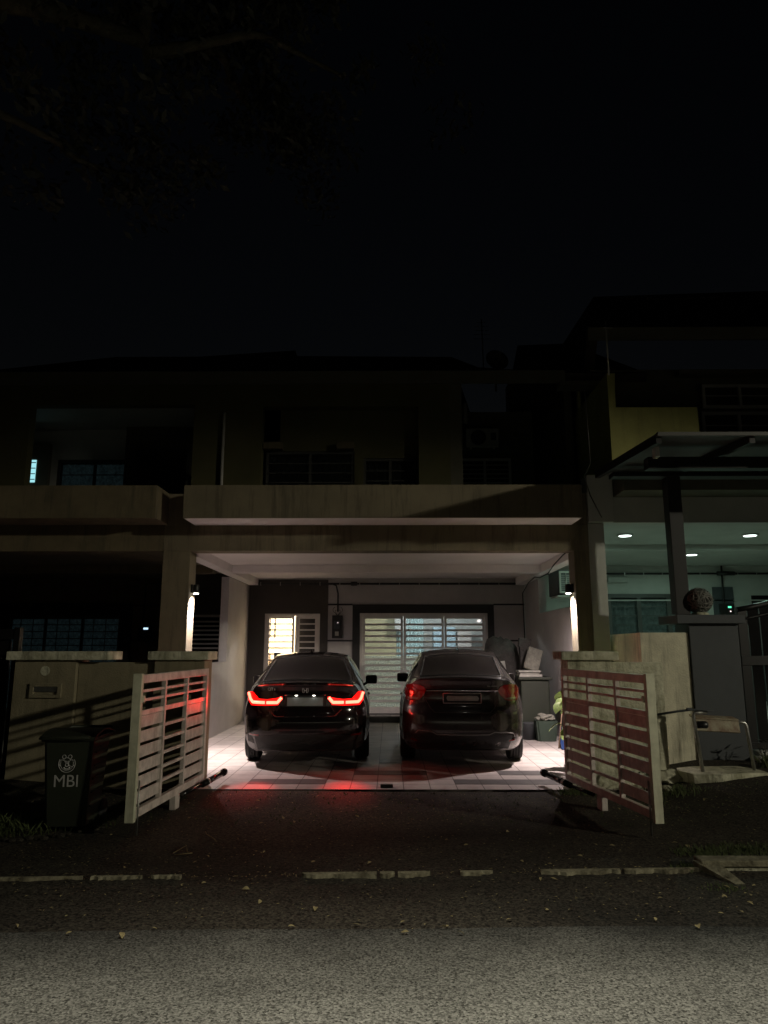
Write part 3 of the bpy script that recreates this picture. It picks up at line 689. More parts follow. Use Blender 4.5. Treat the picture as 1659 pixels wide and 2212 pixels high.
b = MB(); b.box(at(1253, 842, 12.3).x, P0.x-0.002, 12.3, 12.45, 3.53, at(1253, 842, 12.3).z); b.build('side_pier', M['olive'], HR)
b = MB(); b.box(3.2, 3.34, 12.46, 16, 3.53, 6.2); b.build('side_wall', M['upper_dark'], HR)
b = MB(); b.box(P0.x+0.15, 10.6, 12.0, 12.15, 3.53, 6.4); b.build('upper_wall', M['upper_dark'], HR)
for (ax, ay, bx_, by_) in ((1516, 830, 1762, 880), (1516, 889, 1762, 950)):
    p = at(ax, ay, 11.9); q = at(bx_, by_, 11.9); bar_window(HR, p.x, q.x, q.z, p.z, 11.93, M['alu'], 3, 1, M['glass'], M['sheer'], fw=0.05)
b = MB(); p = at(1465, 805, 11.8); b.box(p.x, 10.6, 11.75, 11.95, p.z-0.04, p.z+0.04); b.build('window_hood', M['upper_dark'], HR)
b = MB(); p = at(1208, 833, 11.7); q = at(1300, 828, 11.7); b.box(p.x, q.x, 11.6, 11.9, p.z-0.03, p.z+0.05); b.build('ledge', M['upper_dark'], HR)
# stepped dark roof
e0 = at(1112, 800, 11.9); e1 = at(1190, 742, 15.5); e2 = at(1282, 641, 16.5); e3 = at(1900, 616, 16.5); e4 = at(1118, 746, 15.5)
b = MB()
b.slab([(e0.x-0.05, 11.9, 6.3), (e1.x+0.8, 11.9, 6.3), (e1.x+0.4, 15.5, e1.z), (e4.x, 15.5, e4.z)], 0.16)
b.slab([(3.3, 11.1, 6.75), (14, 11.1, 6.75), (14, 16.5, e3.z), (e2.x, 16.5, e2.z)], 0.18)
b.slab([(3.3, 11.102, 6.745), (e2.x, 16.5, e2.z-0.005), (e1.x+0.25, 16.5, e1.z), (e1.x-0.05, 13.0, 6.4)], 0.18)
b.build('roof', M['roof'], HR)
MB().box(3.3, 14, 11.06, 11.1, 6.55, 6.77).build('roof_fascia', M['upper_dark'], HR)
MB().box(2.98, 14, 17.0, 17.4, 0.3, e1.z-0.4).build('rear_block', M['upper_dark'], HR)
b = MB()
for k in range(7): p = at(1320+58*k, 655, 15.8); b.box(p.x, p.x+0.4, 15.2, 15.4, p.z-0.22, p.z-0.16)
b.build('roof_batten', M['roof'], HR)
# awning
AW = thing('awning', 'dark steel framed awning on black column over right gate', 'awning', (3.8, 9, 0.2))
aL = 2.92; aR = 9.4; yF, yK = 7.5, 10.25; zF, zK = 3.80, 3.98
b = MB(); b.slab([(aL, yF, zF+0.05), (aR, yF, zF+0.05), (aR, yK-0.36, zK+0.03), (aL, yK-0.36, zK+0.03)], 0.012); b.build('roof_sheet', M['poly'], AW)
b = MB(); b.box(aL, aR, yF-0.03, yF+0.02, zF+0.012, zF+0.058, 0.004); b.build('front_beam', M['poly'], AW)
b = MB()
for k in range(7):
    x = aL+0.03+k*1.02
    b.slab([(x-0.03, yF+0.02, zF+0.035), (x+0.03, yF+0.02, zF+0.035), (x+0.03, yK-0.4, zK+0.015), (x-0.03, yK-0.4, zK+0.015)], 0.09)
b.build('rafters', M['blk'], AW)
MB().box(3.05, aR, 8.15, 8.30, 3.62, 3.76, 0.004).build('cross_beam', M['blk'], AW)
cx = at(1463, 1000, 9.4)
MB().box(3.88-0.16, 3.88+0.02, 9.32, 9.50, 1.96, 3.86, 0.006).build('column', mat('column_black', (0.006, 0.006, 0.006), 0.6), AW)
MB().box(3.0, aR, 9.30, 9.5, 3.80, 3.86, 0.004).build('rear_beam', M['blk'], AW)
b = MB(); p = at(1415, 968, 7.9); b.box(p.x, p.x+0.05, 7.9, 8.0, p.z-0.1, p.z+0.02, 0.004); b.build('bracket', M['alu'], AW)

# right neighbour's boundary: pale stained wall, dark post, black gate
FY = 9.20
b = MB(); b.box(3.18, 3.795, FY, FY+0.14, -0.1, 1.73, 0.006)
b.face([(3.181, FY+0.14, 0), (3.181, 11.0, 0), (3.181, 11.0, 1.72), (3.181, FY+0.14, 1.728)])
b.face([(3.33, FY+0.14, 0), (3.33, 11.0, 0), (3.33, 11.0, 1.72), (3.33, FY+0.14, 1.728)])
b.face([(3.181, FY+0.14, 1.728), (3.33, FY+0.14, 1.728), (3.33, 11.0, 1.72), (3.181, 11.0, 1.72)])
solo(b, 'boundary_wall', M['palewall'], 'pale stained wall with a corner beside the dark grey post', 'wall', (3.4, FY, 0))
t = thing('gate_post', 'dark grey gate post with wide cap below the round wicker lamp', 'gate post', (4.1, FY+0.2, 0.1))
MB().box(3.80, 4.42, FY-0.03, FY+0.42, 0.0, 1.84, 0.006).build('post', M['greypost'], t)
MB().box(3.62, 4.48, FY-0.12, FY+0.52, 1.842, 1.95, 0.006).build('cap', M['greypost'], t)
# wicker sphere lamp
c = at(1511, 1316, 9.35)
sx, sz = c.x, 1.95+0.03+0.165
t = thing('sphere_lamp', 'round wicker lamp standing on the dark grey post cap', 'lamp', (sx, 9.35, 1.95))
b = MB()
for k in range(26):
    ax = Vector((random.uniform(-1, 1), random.uniform(-1, 1), random.uniform(-1, 1))).normalized()
    u = ax.orthogonal().normalized(); v = ax.cross(u)
    h = random.uniform(-0.11, 0.11); rr = math.sqrt(0.165**2-h*h)
    b.tube([Vector((sx, 9.35, sz))+ax*h+(u*math.cos(2*math.pi*i/28)+v*math.sin(2*math.pi*i/28))*rr for i in range(29)], 0.0065, 5, cap=False)
b.build('wicker_shell', M['wicker'], t)
b = MB(); bmesh.ops.create_uvsphere(b.bm, u_segments=20, v_segments=12, radius=0.148, matrix=Matrix.Translation((sx, 9.35, sz))); b.build('inner_globe', M['net'], t, smooth=60)
MB().lathe([(0.11, 1.951), (0.11, 1.975), (0.08, 1.99)], 20, Matrix.Translation((sx, 9.35, 0))).build('base', M['concrete'], t)
# black gate
t = thing('metal_gate', 'tall black slatted gate with curved top beside the dark post', 'gate', (5.3, 9.3, 0.3))
gx0 = 4.47; prev = None
def gtop(x): return 2.02+0.62*((x-gx0)/2.3)**1.15
b = MB()
for k in range(16):
    xa = gx0+0.14+k*0.155; b.box(xa, xa+0.132, 9.28, 9.31, 0.36, gtop(xa)-0.02)
b.build('slats', M['blkgloss'], t)
b = MB(); b.tube([(gx0+0.17*i, 9.27, gtop(gx0+0.17*i)) for i in range(16)], 0.035, 8); b.tube([(gx0+0.17*i, 9.27, gtop(gx0+0.17*i)-0.13) for i in range(16)], 0.02, 8)
b.build('top_rail', M['blk'], t)
MB().box(gx0, gx0+0.12, 9.26, 9.33, 0.33, 2.02, 0.005).build('frame', M['blk'], t)
b = MB(); b.box(gx0, 7.1, 9.25, 9.33, 1.32, 1.44, 0.004); b.box(gx0, 7.1, 9.25, 9.33, 0.30, 0.38, 0.004); b.build('rail', M['blk'], t)
b = MB(); b.box(4.45, 7.5, 9.0, 9.4, 0.12, 0.235, 0.01); b.box(4.52, 7.5, 9.12, 9.4, 0.236, 0.29, 0.01); solo(b, 'gate_sill', M['nbwhite'], 'low pale step under the tall black gate', 'step', (5.5, 9.1, 0.1))

# downlights
for (px, py, Y, lab) in ((1350, 1155, 12.0, 'round ceiling downlight nearest the pale pillar'), (1620, 1154, 12.0, 'bright round ceiling downlight at the far right'), (1494, 1197, 14.6, 'round ceiling downlight just right of the black column')):
    p = at(px, py, Y)
    t = thing('downlight', lab, 'ceiling light', (p.x, p.y, 3.43), group='downlights in the right porch ceiling')
    MB().lathe([(0.13, -0.004), (0.13, -0.02), (0.105, -0.024)], 24).build('trim_ring', M['nbwhite'], t, world=False)
    MB().lathe([(0.104, -0.0245), (0.10, -0.029), (0.05, -0.030)], 24).build('diffuser', M['downglow'], t, world=False)
    l = lamp('downlight_lamp', 'AREA', (p.x, p.y, 3.38), P_DOWN, (0.62, 1.0, 0.80), t, size=0.18)

# ------------------------------------------------------------------ our gate posts and fence
def gate_post(x0, x1, y0, label, cap0, cap1):
    t = thing('gate_post', label, 'gate post', ((x0+x1)/2, y0+0.2, 0))
    MB().box(x0, x1, y0, y0+0.35, -0.1, 1.40, 0.006).build('post', M['fence'] if x0 < 0 else M['concrete'], t)
    MB().box(cap0, cap1, y0-0.05, y0+0.40, 1.402, 1.50, 0.008).build('cap', M['concrete'], t)
gate_post(-2.72, -2.14, 8.36, 'pale gate post with slab cap behind the left gate', -2.79, -2.09)
gate_post(2.04, 2.56, 8.36, 'mossy gate post with cracked cap behind the right gate', 1.96, 2.62)
b = MB(); b.box(2.565, 3.178, 8.50, 8.62, -0.05, 1.375, 0.005); solo(b, 'fence_wall', M['concrete'], 'short mossy wall joining the right gate post to the pale wall', 'wall', (2.9, 8.56, 0))
b = MB(); b.box(-3.62, -2.722, 8.42, 8.56, -0.05, 1.375, 0.005); solo(b, 'fence_wall', M['fence'], 'low rendered wall with gate shadows behind the wheelie bin', 'wall', (-3.2, 8.5, 0))
t = thing('letterbox_post', 'squat rendered post with slab cap and letterbox at left', 'gate post', (-4.0, 8.5, 0))
MB().box(-4.34, -3.625, 8.36, 8.72, -0.05, 1.40, 0.006).build('post', M['fence'], t)
MB().box(-4.42, -3.25, 8.30, 8.78, 1.402, 1.50, 0.008).build('cap', M['concrete'], t)
bx = MB().wall(-4.13, -3.77, 0.98, 1.14, 8.33, 8.359, [(-4.09, -3.81, 1.015, 1.105)]).build('letterbox', M['fence'], t)
MB().box(-4.10, -3.80, 8.345, 8.357, 1.045, 1.12, 0.003).build('flap', M['steel'], bx)
# painted number disc, worn (illegible)
b = MB()
b.lathe([(0.055, 0), (0.055, 0.002)], 20, Matrix.Translation((-3.98, 8.357, 1.28)) @ Matrix.Rotation(R(90), 4, 'X')); b.build('worn_patch', M['concrete'], t)
# left black gate
t = thing('metal_gate', 'black panel gate with small studs at the far left edge', 'gate', (-5, 8.6, 0))
b = MB()
for k in range(16):
    xa = -4.50-0.155*(k+1); b.box(xa, xa+0.13, 8.58, 8.61, 0.12, 1.62)
b.build('slats', M['blkgloss'], t)
b = MB(); b.box(-7.2, -4.42, 8.55, 8.62, 1.64, 1.76, 0.004); b.box(-7.2, -4.42, 8.55, 8.62, 0.06, 0.11, 0.004); b.box(-4.48, -4.41, 8.54, 8.63, 0.0, 1.78, 0.004); b.build('frame', M['blk'], t)
for zz in (1.42, 0.92, 0.32):
    b = MB()
    for k in range(6): b.lathe([(0.011, 0), (0.009, 0.008), (0.003, 0.011)], 8, Matrix.Translation((-4.62-0.155*k, 8.579, zz)) @ Matrix.Rotation(R(90), 4, 'X'))
    b.build('stud_row', M['chrome'], t)

# ------------------------------------------------------------------ swing gates
def make_gate(hinge, outer, label, side):
    d = Vector(outer)-Vector(hinge); L_ = d.length; rz = math.atan2(d.y, d.x)
    t = thing('swing_gate', label, 'gate', (hinge[0], hinge[1], 0), rz)
    fw = 0.055; Z0, Z1 = 0.10, 1.31; th = 0.025
    def bx(name, x0, x1, z0, z1, y=th, m=M['gate'], par=t, bev=0.003):
        return MB().box(x0, x1, -y, y, z0, z1, bev).build(name, m, par, world=False)
    bx('hinge_stile', 0, fw, Z0, Z1)
    bx('outer_stile', L_-0.05, L_, Z0-0.02, Z1+0.01, 0.04, M['gate_edge'])
    bx('top_rail', fw, L_-0.05, Z1-0.075, Z1-0.001); bx('bottom_rail', fw, L_-0.05, Z0, Z0+0.07)
    c1, c2 = L_*0.345, L_*0.665
    bx('upright', c1-0.02, c1+0.02, Z0+0.07, Z1-0.075, th-0.003); bx('upright', c2-0.02, c2+0.02, Z0+0.07, Z1-0.075, th-0.003)
    cols = ((fw, c1-0.02), (c1+0.02, c2-0.02), (c2+0.02, L_-0.05))
    for z, h in ((1.165, 0.024), (1.085, 0.024), (0.975, 0.045)):
        for a, c_ in cols: bx('rail', a, c_, z-h/2, z+h/2, 0.014, bev=0.002)
    zt = 0.95; pitch = (zt-(Z0+0.08))/6
    for k in range(6):
        zb = zt-pitch*(k+1)+0.026
        for ci in (0, 2): bx('board', cols[ci][0], cols[ci][1], zb, zt-pitch*k-0.002, 0.007, bev=0.0015)
        if k > 0: bx('rail', cols[1][0], cols[1][1], zt-pitch*k-0.016, zt-pitch*k+0.012, 0.014, bev=0.002)
    # latch ring and drop bolt
    MB().lathe([(0.02, -0.008), (0.03, -0.008), (0.03, 0.008), (0.02, 0.008)], 14, Matrix.Translation((L_-0.07, side*0.036, 1.10)) @ Matrix.Rotation(R(90), 4, 'X')).build('latch_ring', M['gate_edge'], t, world=False)
    MB().tube([(L_-0.06, side*0.05, 0.42), (L_-0.06, side*0.05, -0.03)], 0.009, 8).build('drop_bolt', M['steel'], t, world=False)
    # opener arm under the gate
    a = MB(); a.tube([(-0.30, side*0.16, 0.13), (0.35, side*0.12, 0.11)], 0.033, 14); a.tube([(0.34, side*0.12, 0.11), (0.80, side*0.07, 0.10)], 0.018, 10)
    a.tube([(-0.31, side*0.16, 0.13), (-0.25, side*0.16, 0.13)], 0.042, 14)
    a.build('opener_arm', M['blkgloss'], t, world=False)
    a = MB(); a.tube([(0.20, side*0.13, 0.115), (0.24, side*0.127, 0.115)], 0.038, 14); a.build('clamp', M['steel'], t, world=False)
    b_ = MB(); b_.box(0.78, 0.90, -0.03, 0.03, -0.04, 0.10, 0.004); b_.build('wheel_block', M['gate'], t, world=False)
    return t
make_gate((-2.10, 8.32), (-2.225, 6.40), 'white slatted steel gate swung open on the left, lit red', 1)
make_gate((1.97, 8.32), (2.285, 6.42), 'white slatted steel gate swung open on the right in shade', -1)

# ------------------------------------------------------------------ porch wall lamps
for (x, sgn, lab) in ((-2.92, 1, 'black wall lamp shining down on the left porch pillar'), (2.68, -1, 'black wall lamp shining down on the right porch pillar')):
    t = thing('wall_lamp', lab, 'wall lamp', (x, 10.45, 2.36), group='lit wall lamps on the porch pillars')
    MB().box(x, x+sgn*0.03, 10.40, 10.50, 2.33, 2.45, 0.004).build('back_plate', M['blk'], t)
    MB().lathe([(0.042, 0.0), (0.045, 0.005), (0.045, 0.115), (0.038, 0.125)], 20, Matrix.Translation((x+sgn*0.07, 10.45, 2.325))).build('lamp_shade', M['blk'], t)
    MB().lathe([(0.036, -0.012), (0.038, -0.001), (0.02, -0.0005)], 20, Matrix.Translation((x+sgn*0.07, 10.45, 2.324))).build('bulb', M['lampglow'], t)
    l = lamp('wall_lamp_light', 'SPOT', (x+sgn*0.07, 10.45, 2.295), P_PORCH, (1.0, 0.86, 0.80), t, size=0.03, spot=70, blend=0.7)
    l = lamp('wall_lamp_spill', 'SPOT', (x+sgn*0.07, 10.45, 2.295), 430, (1.0, 0.84, 0.80), t, size=0.03, spot=150, blend=1.0, rot=(R(15), R(-10*sgn), 0))
    l = lamp('wall_lamp_beam', 'SPOT', (x+sgn*0.05, 10.45, 2.295), 25, (1.0, 0.95, 0.80), t, size=0.02, spot=60, blend=0.6)

# ------------------------------------------------------------------ cables, meters, air conditioners
def conduit(name, x0, x1, z, y, label, m=M['trim']):
    b = MB(); b.box(x0, x1, y-0.03, y, z-0.022, z+0.022, 0.004)
    t = thing(name, label, 'cable', ((x0+x1)/2, y, z))
    b.build('cable_run', m, t)
    n = int((x1-x0)/0.42); c = MB()
    for k in range(n): xx = x0+0.2+k*(x1-x0-0.3)/max(1, n-1); c.box(xx-0.008, xx+0.008, y-0.036, y, z-0.035, z+0.035, 0.002)
    c.build('clips', M['steel'], t); return t
t = conduit('wall_cable', -3.05, 2.93, 2.91, 15.668, 'thick black cable run clipped across the porch back wall')
b = MB(); b.tube([(-1.05+0.2, 15.64, 2.91), (-1.05+0.28, 15.62, 2.91), (-0.72, 15.62, 2.91)], 0.045, 10); b.tube([(-1.25, 15.65, 2.90), (-1.18, 15.65, 2.87), (-1.14, 15.65, 2.70), (-1.14, 15.65, 2.30)], 0.016, 8); b.build('splice', M['trim'], t)
conduit('wall_cable', 3.12, 10.5, 3.24, 16.79, 'black cable run clipped along the right neighbour porch wall')
b = MB(); p = at(1558, 1222, 16.7); q = at(1566, 1340, 16.7); b.tube([(p.x, 16.7, p.z), (q.x, 16.7, q.z)], 0.022, 8); b.tube([(p.x-0.1, 16.72, 3.24), (p.x+0.3, 16.72, 3.24)], 0.05, 10)
solo(b, 'wall_cable', M['trim'], 'black cable dropping over the dark panel in right porch', 'cable', (p.x, 16.7, 2.5))
b = MB(); b.tube([(2.75, 10.7, 3.02), (2.74, 11.2, 2.98), (2.75, 11.9, 2.90), (2.74, 12.3, 2.80), (2.72, 12.9, 2.78), (2.73, 13.4, 2.84), (2.84, 14.6, 2.84), (2.90, 15.6, 2.70), (2.92, 15.65, 1.7)], 0.011, 6)
solo(b, 'loose_cable', M['trim'], 'thin loose cable sagging along the porch side beam', 'cable', (2.6, 12, 2.7))
b = MB(); b.tube([tuple(at(1262, 840, 9.6)), tuple(at(1270, 930, 9.6)), tuple(at(1275, 1000, 9.5)), tuple(at(1262, 1030, 10.0)), tuple(at(1275, 1070, 10.2)), tuple(at(1300, 1118, 10.2))], 0.009, 6)
solo(b, 'loose_cable', M['trim'], 'thin cable hanging down between the parapet and awning', 'cable', (2.8, 9, 3.5))
# electricity meter on our wall
t = thing('electricity_meter', 'black electricity meter with looped wires left of sliding door', 'meter', (-1.12, 15.6, 2.0))
MB().box(-1.26, -1.03, 15.60, 15.695, 1.73, 2.22, 0.006).build('board', M['trim'], t)
MB().box(-1.22, -1.08, 15.55, 15.60, 1.92, 2.10, 0.01).build('meter_case', M['greypost'], t)
b = MB(); b.box(-1.19, -1.11, 15.545, 15.549, 1.78, 1.87); b.build('paper_label', M['paper'], t)
b = MB()
for s_ in (-1, 1):
    for q_ in (0.04, 0.075): b.tube([(-1.14+s_*0.01, 15.62, 2.22)]+[(-1.14+s_*q_*(0.4+math.sin(a_)), 15.62, 2.27+q_*0.9*(1-math.cos(a_))) for a_ in (0.5, 1.0, 1.6, 2.2, 2.7)], 0.006, 6)
b.build('wires', M['trim'], t)
b = MB(); b.lathe([(0.008, 0), (0.004, 0.004)], 8, Matrix.Translation((-1.13, 15.549, 2.06)) @ Matrix.Rotation(R(90), 4, 'X')); b.build('indicator', M['ledwhite'], t)
# left neighbour meter
p = at(315, 1358, 15.6)
t = thing('electricity_meter', 'small meter with glowing display on left neighbour wall', 'meter', (p.x, 15.6, p.z))
MB().box(p.x-0.16, p.x+0.14, 15.6, 15.695, p.z-0.2, p.z+0.08, 0.006).build('meter_case', M['trim'], t)
MB().box(p.x-0.05, p.x+0.05, 15.594, 15.599, p.z-0.02, p.z+0.022).build('display', M['lcd'], t)
b = MB(); b.tube([(p.x-0.08, 15.66, p.z+0.08), (p.x-0.08, 15.66, p.z+0.98), (p.x+0.3, 15.66, p.z+0.98)], 0.022, 8); b.build('cable', M['trim'], t)
# right neighbour box with leds
p = at(1577, 1316, 16.65)
t = thing('gate_control_box', 'small wall box with green and white lights in right porch', 'control box', (p.x, 16.65, p.z))
MB().box(p.x-0.2, p.x+0.12, 16.68, 16.755, p.z-0.16, p.z+0.12, 0.005).build('casing', M['trim'], t)
MB().box(p.x-0.03, p.x+0.05, 16.67, 16.678, p.z+0.03, p.z+0.07, 0.003).build('green_light', M['ledgreen'], t)
MB().box(p.x+0.01, p.x+0.035, 16.67, 16.678, p.z-0.06, p.z-0.035, 0.003).build('white_light', M['ledwhite'], t)
# air conditioners
def ac_unit(x0, x1, y, z0, z1, label, mesh_side=False):
    t = thing('air_conditioner', label, 'air conditioner', ((x0+x1)/2, y, z0))
    d = 0.32
    MB().box(x0, x1, y, y+d, z0, z1, 0.012).build('casing', M['ac'], t)
    b = MB(); cx_, cz_ = x0+(x1-x0)*0.38, (z0+z1)/2; r_ = (z1-z0)*0.40
    b.lathe([(r_, 0), (r_, 0.012), (r_*0.9, 0.014)], 28, Matrix.Translation((cx_, y-0.001, cz_)) @ Matrix.Rotation(R(90), 4, 'X')); b.build('fan_recess', M['trim'], t)
    b = MB()
    for k in range(5): rr = r_*(0.25+0.18*k); b.tube([(cx_+rr*math.cos(a_*math.pi/10), y-0.02, cz_+rr*math.sin(a_*math.pi/10)) for a_ in range(21)], 0.004, 4, cap=False)
    b.build('fan_guard', M['darkframe'], t)
    MB().box(x1-(x1-x0)*0.24, x1-(x1-x0)*0.08, y-0.004, y-0.0005, cz_-0.06, cz_+0.10, 0.001).build('badge_panel', M['trim'], t)
    b = MB()
    for xx in (x0+0.08, x1-0.12): b.box(xx, xx+0.04, y-0.02, y+d, z0-0.04, z0-0.002)
    b.build('bracket', M['alu'], t)
    return t
p = at(1006, 925, 14.1); q = at(1078, 965, 14.1)
ac_unit(p.x, q.x, 14.1, q.z, p.z, 'air conditioner outdoor unit above the small upper window')
# window unit hanging beyond the right gap with square grille
p = at(1186, 1232, 13.6); q = at(1229, 1284, 12.2)
t = thing('air_conditioner', 'boxy air conditioner with square mesh grille beyond right porch wall', 'air conditioner', (3.36, 13.3, 2.5))
ax0, ax1, ay, az0, az1 = 3.115, 3.60, 13.2, 2.50, 2.95
MB().box(ax0, ax1, ay, ay+0.78, az0, az1, 0.01).build('casing', M['greypost'], t)
b = MB(); b.wall(ax0+0.02, ax1-0.02, az0+0.02, az1-0.02, ay-0.03, ay-0.002, [(ax0+0.05, ax1-0.05, az0+0.06, az1-0.06)])
for k in range(1, 4): xx = ax0+0.05+(ax1-ax0-0.1)*k/4; b.box(xx-0.006, xx+0.006, ay-0.028, ay-0.012, az0+0.05, az1-0.05)
for k in range(1, 9): zz = az0+0.06+(az1-az0-0.12)*k/9; b.box(ax0+0.045, ax1-0.045, ay-0.02, ay-0.006, zz-0.005, zz+0.005)
b.build('mesh_grille', M['ac'], t)
MB().box(ax0-0.03, ax1, ay-0.05, ay+0.5, az0-0.05, az0-0.015, 0.004).build('shelf', M['ac'], t)
# satellite dish and antenna
p = at(1073, 779, 13.0)
t = thing('satellite_dish', 'round dark satellite dish on the roof edge', 'satellite dish', (p.x, 13.0, p.z-0.35))
Mx = Matrix.Translation((p.x, 13.0, p.z)) @ Matrix.Rotation(R(12), 4, 'Z') @ Matrix.Rotation(R(75), 4, 'X')
MB().lathe([(0.04, -0.06), (0.12, -0.045), (0.19, -0.015), (0.225, 0.02), (0.228, 0.03), (0.19, 0.0), (0.12, -0.03), (0.04, -0.045)], 28, Mx).build('reflector', M['dish'], t)
b = MB(); b.tube([(p.x, 13.05, p.z), (p.x, 13.2, p.z-0.2), (p.x, 13.2, p.z-0.55)], 0.022, 8); b.build('mast', M['dish'], t)
b = MB(); b.tube([(p.x, 12.98, p.z-0.2), (p.x, 12.6, p.z-0.05)], 0.01, 6); b.box(p.x-0.03, p.x+0.03, 12.55, 12.62, p.z-0.08, p.z-0.01, 0.005); b.build('feed_horn', M['dish'], t)
p = at(1045, 800, 13.4); q = at(1040, 690, 13.4)
b = MB(); b.tube([(p.x, 13.4, p.z-0.2), (q.x, 13.4, q.z)], 0.012, 6)
for k in range(5): zz = q.z-0.06-0.09*k; b.tube([(q.x-0.10-0.02*k, 13.4, zz), (q.x+0.10+0.02*k, 13.4, zz)], 0.005, 5)
solo(b, 'roof_antenna', M['dish'], 'thin television antenna beside the satellite dish', 'antenna', (p.x, 13.4, p.z-0.2))
p = at(1311, 806, 9.9); q = at(1311, 690, 9.9)
b = MB(); b.tube([(p.x+0.05, 9.97, p.z), (p.x+0.05, 9.97, q.z)], 0.012, 6); b.tube([(p.x-0.05, 9.97, q.z-0.1), (p.x+0.15, 9.97, q.z-0.1)], 0.006, 6)
solo(b, 'roof_antenna', M['alu'], 'thin pole on the tall corner of the olive wall', 'antenna', (p.x, 9.97, p.z))

# ================================================================== CARS
def interp(keys, y):
    """smooth keyed curve"""
    if y <= keys[0][0]: return keys[0][1]
    if y >= keys[-1][0]: return keys[-1][1]
    for i in range(len(keys)-1):
        (a, va), (c, vc) = keys[i], keys[i+1]
        if a <= y <= c:
            t = (y-a)/(c-a)
            def sl(k):
                if k <= 0 or k >= len(keys)-1: return 0.0
                p0, p1, p2 = keys[k-1], keys[k], keys[k+1]
                s0 = (p1[1]-p0[1])/(p1[0]-p0[0]); s1 = (p2[1]-p1[1])/(p2[0]-p1[0])
                return 0 if s0*s1 <= 0 else 2*s0*s1/(s0+s1)
            m0, m1 = sl(i)*(c-a), sl(i+1)*(c-a)
            return (2*t**3-3*t**2+1)*va+(t**3-2*t**2+t)*m0+(-2*t**3+3*t**2)*vc+(t**3-t**2)*m1

